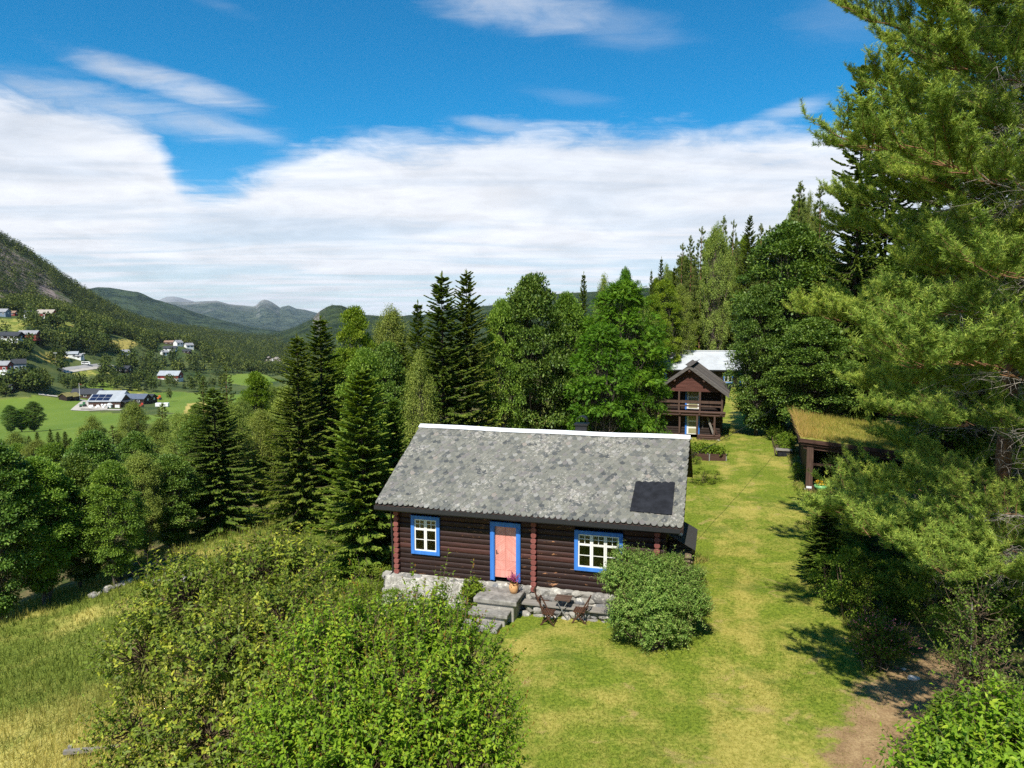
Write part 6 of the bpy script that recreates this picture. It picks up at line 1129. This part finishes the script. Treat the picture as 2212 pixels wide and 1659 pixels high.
# smaller undergrowth: copies of two shrub prototypes
def sh(px, py, h, w, label, group=None, cat='shrub'):
    p = hit(px, py); return plant_tree(PR['under'][rg_.randrange(2)], 'undershrub', label, cat, p[0], p[1], h=h, w=w, rz=rg_.uniform(0, 6.28), group=group, trunk='stems', crown='leaves')
for (px, py, h, w, lab) in ((1722, 1035, 1.0, .7, 'low leafy plant at the left foot of the hut post'), (1515, 1045, 1.0, .9, 'tall weeds growing along the right side of the cabin'), (1540, 1040, .7, .8, 'tuft of weeds at the lawn edge below the raised beds'), (1480, 1000, 1.4, 1.2, 'green potato-like plants in front of the storehouse steps'), (1440, 985, 1.6, 1.3, 'bushy weeds left of the storehouse steps'), (1605, 858, 1.3, 1.0, 'green weeds at the lawn edge below the bird cherry'), (1665, 900, 2.2, 2.0, 'shaded shrub below the bird cherry trunk'), (1640, 872, 2.4, 2.2, 'shrub filling the foot of the bird cherry at the lawn'), (1700, 880, 2.6, 2.4, 'dark shrub between bird cherry foot and turf roof'), (1632, 835, 1.6, 1.5, 'shrub in front of the far house corner'),
    (760, 1275, 1.5, 1.2, 'bright weeds between willow shrub and cabin foundation'), (700, 1290, 1.3, 1.1, 'bright weeds just right of the willow shrub'), (815, 1290, 1.3, 1.1, 'leafy weeds against the white foundation corner'), (735, 1235, 1.4, 1.2, 'tall nettles below the bushy young spruce'), (800, 1245, 1.2, 1.0, 'nettles at the left foundation corner'), (780, 1330, 1.4, 1.2, 'leafy weeds behind the light shrub'), (850, 1345, 1.2, 1.0, 'weeds in front of the stone foundation'), (930, 1330, .6, .6, 'low dry weeds beside the steps'), (1000, 1335, .5, .5, 'small weeds left of the lowest step')):
    sh(px, py, h, w, lab)
for k, (px, py) in enumerate(((1768, 1165), (1790, 1205), (1806, 1250), (1788, 1300), (1826, 1330), (1850, 1275), (1872, 1340), (1905, 1290), (1945, 1330), (1985, 1300), (1840, 1215), (1880, 1220), (1925, 1240), (2010, 1370), (2060, 1340), (2120, 1370))):
    sh(px, py, rg_.uniform(1.2, 2.3), rg_.uniform(.8, 1.3), 'leafy shrub along the shaded lawn edge under the pine boughs', 'shrubs along the shaded lawn edge')
for k in range(46):
    y = rg_.uniform(13, 42); s = rg_.uniform(5.4, 11); x = (s + .2773 * y) / .9608
    if y > 33 and s < 15: s = rg_.uniform(14, 18) if False else s
    if in_poly(np.array([x]), np.array([y]), DIRT_P[0])[0] or (y > 31 and 3 < s < 15): continue
    plant_tree(PR['under'][k % 2], 'undershrub', 'leafy shrub in the shaded undergrowth beneath the pines', 'shrub', x, y, h=rg_.uniform(.7, 2.2), w=rg_.uniform(.6, 1.3), rz=rg_.uniform(0, 6.28), group='undergrowth beneath the pines', trunk='stems', crown='leaves')
# wooded slope below the meadow
lim = lambda px: np.interp(px, [-200, 0, 150, 200, 300, 400, 500, 600, 700, 1000, 1300], [940, 945, 940, 930, 905, 880, 850, 800, 770, 720, 720])
n = 0
for k in range(4000):
    if n >= 120: break
    az_ = math.radians(rg_.uniform(-39, 6)); d = math.exp(rg_.uniform(math.log(46), math.log(300))); x, y = d * math.sin(az_), d * math.cos(az_); s = .9608 * x - .2773 * y
    if s > -35 - .02 * d or soft(np.array([x]), np.array([y]), GREEN_F)[0]: continue
    pk, hh, ww, kd = rg_.choice((('birch', 10, 2.3, 'birch'), ('birch', 9, 2.3, 'birch'), ('aspen', 8, 2.4, 'alder'), ('sp', 12, 2.2, 'spruce'), ('fpine', 12, 2.2, 'pine'))); hh *= rg_.uniform(.75, 1.15); z = ground(x, y)
    qx, qy = proj((x, y, z + hh))
    if qy < lim(qx) or qx < -60 or qx > 1250: continue
    n += 1; plant_tree(PR[pk][rg_.randrange(2)], kd, {'birch': 'pale birch in the mixed wood on the slope between meadow and valley field', 'alder': 'dark alder in the mixed wood on the slope between meadow and valley field', 'spruce': 'dark spruce in the mixed wood on the slope between meadow and valley field', 'pine': 'grey pine in the mixed wood on the slope between meadow and valley field'}[kd], 'tree', x, y, z, hh, ww * hh / 9, rg_.uniform(0, 6.28), kd + ' trees on the wooded slope')
# ------------------------------------------------------------------ trees of the valley floor, far groves and hill forest
def low_deci(seed, n=230):
    g = np.random.default_rng(seed); lv = Leaves(); c = unit(g.normal(0, 1, (16, 3))) * g.uniform(.25, .8, (16, 1)) * np.array([.9, .9, 1.0]); c[:, 2] = c[:, 2] * .42 + .55; idx = g.integers(0, 16, n); v = unit(g.normal(0, 1, (n, 3))); P = c[idx] * np.array([.42, .42, 1]) + v * np.array([.15, .15, .13]); lv.add(P, v + g.normal(0, .6, (n, 3)), UP + v + g.normal(0, .4, (n, 3)), .13, .10, 'kite', np.clip(g.normal(.5, .2, n), 0, 1))
    return lv.mesh('far_broadleaf_crown', [L_FARD])
def low_con(seed, n=200):
    g = np.random.default_rng(seed); lv = Leaves(); f = g.random(n)**1.25; r = .17 * (1 - f)**.85 + .008; a = g.uniform(0, 6.28, n); rad = np.stack([np.cos(a), np.sin(a), 0 * a], 1); P = rad * (r * .25)[:, None] + UP * (.05 + .95 * f)[:, None]; lv.add(P, rad - UP * (.45 - .9 * f[:, None]) + g.normal(0, .15, (n, 3)), UP + rad * .4 + g.normal(0, .3, (n, 3)), r * g.uniform(.7, 1.3, n) + .02, .03 + .045 * (1 - f), 'kite', np.clip(g.normal(.45, .2, n), 0, 1))
    return lv.mesh('far_conifer_crown', [L_FARC])
L_FARD = leaf_mat('valley_leaves', (.028, .052, .016), (.065, .10, .027), (.13, .17, .045), .2, .25, .6); L_FARC = leaf_mat('valley_needles', (.014, .030, .013), (.028, .05, .02), (.065, .095, .034), .1, .2, .6, .4)
LD = [low_deci(s) for s in range(4)]; LC = [low_con(s) for s in range(3)]
def far_tree(px, py, deci_, h, w, label, group):
    p = hit(px, py); o = link('broadleaf_tree' if deci_ else 'conifer_tree', rg_.choice(LD if deci_ else LC), None, p - np.array([0, 0, .3])); o.scale = (w, w, h); o.rotation_euler = (0, 0, rg_.uniform(0, 6.28)); tag(o, label, 'tree', group); return o
groves = [((2, 185), (826, 850), 34, .85, (8, 13), 'tree in the loose grove between the left red house and the big green field', 'grove left of the farm'), ((185, 330), (812, 846), 26, .7, (8, 13), 'tree in the grove behind the solar panel farm', 'grove behind the farm'), ((45, 142), (694, 716), 15, 1, (12, 16), 'big round tree in the dark clump below the highest red barn', 'clump below the hillside barn'), ((172, 262), (712, 734), 14, 1, (11, 15), 'round tree in the dark clump above the golden field', 'clump above the golden field'), ((55, 235), (742, 760), 26, .95, (11, 16), 'tall tree in the long wood below the hillside meadow', 'wood below the hillside meadow'),
          ((255, 470), (772, 806), 42, .4, (9, 15), 'tree in the wood below the white hamlet', 'wood below the hamlet'), ((-10, 70), (764, 792), 14, 1, (10, 15), 'round tree above the small red house at the left edge', 'trees above the left red house'), ((285, 480), (826, 848), 26, .8, (7, 12), 'tree in the belt in front of the red and white barn', 'belt in front of the red and white barn'), ((200, 330), (796, 806), 12, .5, (9, 13), 'tree beside the valley road', 'trees beside the valley road'), ((100, 140), (776, 790), 6, 1, (9, 12), 'round dark tree beside the golden strip left of the road', 'round trees left of the road'), ((205, 262), (756, 770), 9, .9, (8, 12), 'tree along the lower edge of the golden field', 'trees along the golden field'), ((-10, 60), (838, 862), 8, 1, (6, 9), 'small tree around the dark windowless shed', 'trees around the dark shed')]
for (xr, yr, n, fd, hr, lab, grp) in groves:
    for k in range(n):
        px, py = rg_.uniform(*xr), rg_.uniform(*yr); dd = rg_.random() < fd; h = rg_.uniform(*hr); far_tree(px, py, dd, h, h * rg_.uniform(.75, 1.05) if dd else h * rg_.uniform(.9, 1.2), ('leafy ' if dd else 'conifer ') + lab, ('leafy ' if dd else 'conifer ') + grp)
far_tree(156, 705, True, 13, 12, 'single round tree standing on the hillside meadow', None); far_tree(130, 802, True, 11, 13, 'single round dark tree left of the street lamp', None); far_tree(366, 867, True, 9, 5, 'slender young tree on the right end of the green field', None)
def mass(name, templ, pts, hs, ws, seed):
    g = np.random.default_rng(seed); V = np.empty(len(templ.vertices) * 3, np.float32); templ.vertices.foreach_get('co', V); V = V.reshape(-1, 3); nq = len(templ.polygons); n = len(pts); a = g.uniform(0, 6.28, n); ca, sa = np.cos(a), np.sin(a)
    X = (V[None, :, 0] * ca[:, None] - V[None, :, 1] * sa[:, None]) * ws[:, None] + pts[:, 0:1]; Y_ = (V[None, :, 0] * sa[:, None] + V[None, :, 1] * ca[:, None]) * ws[:, None] + pts[:, 1:2]; Z_ = V[None, :, 2] * hs[:, None] + pts[:, 2:3]
    vv = np.stack([X, Y_, Z_], -1).reshape(-1, 3); q = (np.arange(nq * 4).reshape(1, nq, 4) + (np.arange(n) * len(V))[:, None, None]).reshape(-1, 4); r = np.empty(nq, np.float32); templ.attributes['rnd'].data.foreach_get('value', r); R = np.clip(r[None] + g.normal(.05, .3, (n, 1)), 0, 1).ravel(); return mk_mesh(name, vv, q, 4, [templ.materials[0]], False, dict(rnd=R))
g = np.random.default_rng(77); N = 26000; az_ = np.radians(g.uniform(-38, 36, N)); d = np.exp(g.uniform(math.log(430), math.log(2900), N)); N2 = 42000; az_ = np.append(az_, np.radians(g.uniform(-38.5, -14, N2))); d = np.append(d, np.exp(g.uniform(math.log(820), math.log(2500), N2))); N += N2; x, y = d * np.sin(az_), d * np.cos(az_)
azd = np.degrees(az_); keep = (soft(x, y, GREEN_F + GOLD_F + MEAD_F) < .5); z = ground(x, y); z2 = ground(x * 1.02, y * 1.02); slope = (z2 - z) / (d * .02)
rpx, rpy = proj(np.stack([x, y, z], 1)); keep &= ~(in_poly(rpx, rpy, ROCK_P) & (d > 900) & ((g.random(N) < .45) | (vnoise(x * .02, y * .02, 4) > .42))); rpx2, rpy2 = proj(np.stack([x, y, z + 12], 1))
keep &= ~((rpy > 812) & (rpx < 640)); bmask = np.zeros(N, bool)
BLD = [(o.location.x, o.location.y) for o in COL.objects if o.get('category') in ('house', 'barn', 'shed', 'hut', 'rock face', 'van') and o.location.y > 300]
for bx0, by0 in BLD:
    dr_ = np.hypot(x - bx0, y - by0); dl_ = np.hypot(bx0, by0); cross = np.abs(x * by0 - y * bx0) / dl_; along = (x * bx0 + y * by0) / dl_; bmask |= (cross < 13) & (along < dl_ + 10) & (along > dl_ - 70)
keep &= ~bmask; keep &= ~((rpx > 125) & (rpx < 235) & (rpy > 784) & (rpy < 803))
idx = np.nonzero(keep)[0]; con = g.random(len(idx)) < np.where(d[idx] > 950, .82, np.where(rpx[idx] > 250, .6, .3)); sc = np.where(d[idx] > 1400, 1.15, 1.0)
for nm, tl, mk_ in (('conifer_forest', LC, con), ('broadleaf_forest', LD, ~con)):
    ii = idx[mk_]; templ = tl[0]; small = low_con(90, 34) if nm[0] == 'c' else low_deci(91, 44); hs = g.uniform(8, 14.5, len(ii)) * sc[mk_]; ws = hs * (1.15 if nm[0] == 'c' else .95); o = link(nm, mass(nm, small, np.stack([x[ii], y[ii], z[ii] - .3], 1), hs, ws, 5)); tag(o, {'c': 'dark conifer forest covering the far valley sides and hills', 'b': 'leafy woods scattered over the far valley floor'}[nm[0]], 'forest', kind='stuff')
HL = [o for o in COL.objects if o.get('kind') == 'structure' and o.name.startswith('hill')]
kn = HL[-1].data; co = np.empty(len(kn.vertices) * 3, np.float32); kn.vertices.foreach_get('co', co); co = co.reshape(-1, 3); g = np.random.default_rng(8); ii = g.integers(0, len(co), 9000); pt = co[ii] + np.stack([g.uniform(-6, 6, 9000), g.uniform(-10, 10, 9000), np.full(9000, -1.5)], 1); kp = proj(pt)[0] < 1420; pt = pt[kp]; hs = g.uniform(9, 16, len(pt)); tag(link('knob_forest', mass('knob_forest', low_con(92, 26), pt, hs, hs * 1.2, 6)), 'dark conifers covering the rounded knob hill across the valley', 'forest', kind='stuff')
# ------------------------------------------------------------------ grass
def grass_mat(fn_):
    def f(t):
        c, _ = fn_(t, t.pos()); r = t.attr('rnd'); c = t.mix(1.0, c, t.ramp(r, [(0, (.75, .8, .7)), (.6, (1.05, 1.05, 1.0)), (1, (1.35, 1.25, 1.3))]), 'MULTIPLY'); b = principled(t, c, .6, .2); tr_ = t.new('ShaderNodeBsdfTranslucent'); t.put(tr_.inputs[0], c); m = t.new('ShaderNodeMixShader'); m.inputs[0].default_value = .35; t.l.new(b.outputs[0], m.inputs[1]); t.l.new(tr_.outputs[0], m.inputs[2]); return m
    return f
def grass(name, n, d0, d1, hrange, wid, cond, m_, label, seed, lean=.35, dense=1.0):
    g = np.random.default_rng(seed); a = np.radians(g.uniform(-37, 37, n)); d = np.exp(g.uniform(math.log(d0), math.log(d1), n)); x, y = d * np.sin(a), d * np.cos(a); forest, mead = zone_near(x, y); k = cond(x, y, forest, mead, g)
    cxy = np.stack([x, y], 1) - np.array(CAB.location)[:2]; u = cxy @ np.array([math.cos(TH), -math.sin(TH)]); v = cxy @ np.array([math.sin(TH), math.cos(TH)]); k &= ~((u > -.3) & (u < 10.2) & (v > -.3) & (v < 7.8)); k &= ~((u > 3.3) & (u < 5.2) & (v > -2.4) & (v < 0))
    lxy = np.stack([x, y], 1) - np.array(LG.location)[:2]; u = lxy @ np.array([math.cos(LT), math.sin(LT)]); v = lxy @ np.array([-math.sin(LT), math.cos(LT)]); k &= ~((u > -.2) & (u < 9) & (v > -.3) & (v < 11.5)); x, y, d = x[k], y[k], d[k]; n = len(x); z = ground(x, y) - .01
    hh = g.uniform(*hrange, n) * (1 + .5 * vnoise(x * .35, y * .35, 9).clip(-.6, .8)); D = np.stack([g.normal(0, lean, n), g.normal(0, lean, n), np.ones(n)], 1); lv = Leaves(); lv.extra = dict(worn=worn(x, y)); lv.add(np.stack([x, y, z], 1), D, g.normal(0, 1, (n, 3)) + np.array([0, -1.0, 0]), hh, wid * np.clip(d / 16, .8, 2.5), 'blade', g.random(n)); tag(link(name, lv.mesh(name, [m_])), label, 'grass', kind='stuff')
dirtf = lambda x, y: dirt_w(x, y) > .5
grass('lawn_grass', 330000, 10, 60, (.035, .085), .014, lambda x, y, f, m, g: (m < .3) & (f < g.random(len(x)) * .8) & (dirt_w(x, y) * .93 < g.random(len(x))), mat('lawn_blades', grass_mat(lawn_colour)), 'short mown grass of the lawn and path', 1, .6)
grass('meadow_grass', 230000, 9, 75, (.22, .50), .016, lambda x, y, f, m, g: (m > .3) & (f < .5), mat('meadow_blades', grass_mat(meadow_colour)), 'tall uncut meadow grass on the slope at the left', 2, .3)
grass('undergrowth_grass', 60000, 9, 45, (.12, .4), .016, lambda x, y, f, m, g: (m < .3) & (f > .4) & ~dirtf(x, y), mat('undergrowth_blades', grass_mat(lambda t, p: (t.mix(t.smooth(t.noise(p, 1.2, 4, .6), .35, .65), (.06, .10, .015), (.19, .19, .04)), 0))), 'loose grass and herbs under the pines', 3, .5)

def edge_cond(x, y, f, m, g):
    cxy = np.stack([x, y], 1) - np.array(CAB.location)[:2]; u = cxy @ np.array([math.cos(TH), -math.sin(TH)]); v = cxy @ np.array([math.sin(TH), math.cos(TH)]); w = g.random(len(x)) < .75
    k = (u > -.8) & (u < 10.5) & (v < -.35) & (v > -1.0 - .5 * np.sin(u * 3)) & ((u < 3.3) | (u > 8.2)); k |= (u > 10.3) & (u < 11.8) & (v > -.6) & (v < 8.4) & (u < 10.9 + .5 * np.sin(v * 2.2));
    lxy = np.stack([x, y], 1) - np.array(LG.location)[:2]; u2 = lxy @ np.array([math.cos(LT), math.sin(LT)]); v2 = lxy @ np.array([-math.sin(LT), math.cos(LT)]); k |= (u2 > -.8) & (u2 < -.1) & (v2 > -.5) & (v2 < 10.5); k |= (u2 > -.4) & (u2 < 8) & (v2 < -.7) & (v2 > -1.4)
    sxy = np.stack([x, y], 1) - np.array(ST.location)[:2]; u3 = sxy @ np.array([math.cos(.32), -math.sin(.32)]); v3 = sxy @ np.array([math.sin(.32), math.cos(.32)]); k |= (u3 > -2.6) & (u3 < 3.1) & (v3 > -.7) & (v3 < -.25); k |= (u3 > 2.6) & (u3 < 3.2) & (v3 > -.3) & (v3 < 6.5); s = .9608 * x - .2773 * y; k |= (s > 4.2) & (s < 5.6) & (f < .9) & (y < 34) & ~dirtf(x, y)
    return k & w
grass('edge_grass', 520000, 14, 66, (.14, .36), .02, edge_cond, mat('edge_blades', grass_mat(lambda t, p: (t.mix(t.smooth(t.noise(p, 1.6, 4, .65), .4, .62), (.10, .165, .018), (.34, .29, .085)), 0))), 'longer unmown grass along walls, bushes and the lawn edge', 4, .45)
# ------------------------------------------------------------------ air
def haze_mat():
    m = bpy.data.materials.new('haze'); m.use_nodes = True; m.node_tree.nodes.clear(); t = NT(m.node_tree); o = t.new('ShaderNodeOutputMaterial'); v = t.new('ShaderNodeVolumePrincipled')
    v.inputs['Color'].default_value = (.72, .86, 1.0, 1); v.inputs['Density'].default_value = 2.8e-5; v.inputs['Anisotropy'].default_value = .2; t.l.new(v.outputs[0], o.inputs['Volume']); return m
zlo, zhi, xm_, ym_ = 0, 0, 0, 0
for o in COL.objects:
    if o.get('kind') == 'structure':
        co = np.empty(len(o.data.vertices) * 3, np.float32); o.data.vertices.foreach_get('co', co); co = co.reshape(-1, 3); zlo = min(zlo, co[:, 2].min()); zhi = max(zhi, co[:, 2].max()); xm_ = max(xm_, np.abs(co[:, 0]).max()); ym_ = max(ym_, co[:, 1].max())
m = MB(); m.box(-xm_ - 200, xm_ + 200, -3600, ym_ + 200, zlo - 1, zhi + 20); hz = m.build('haze', haze_mat()); tag(hz, kind='stuff')
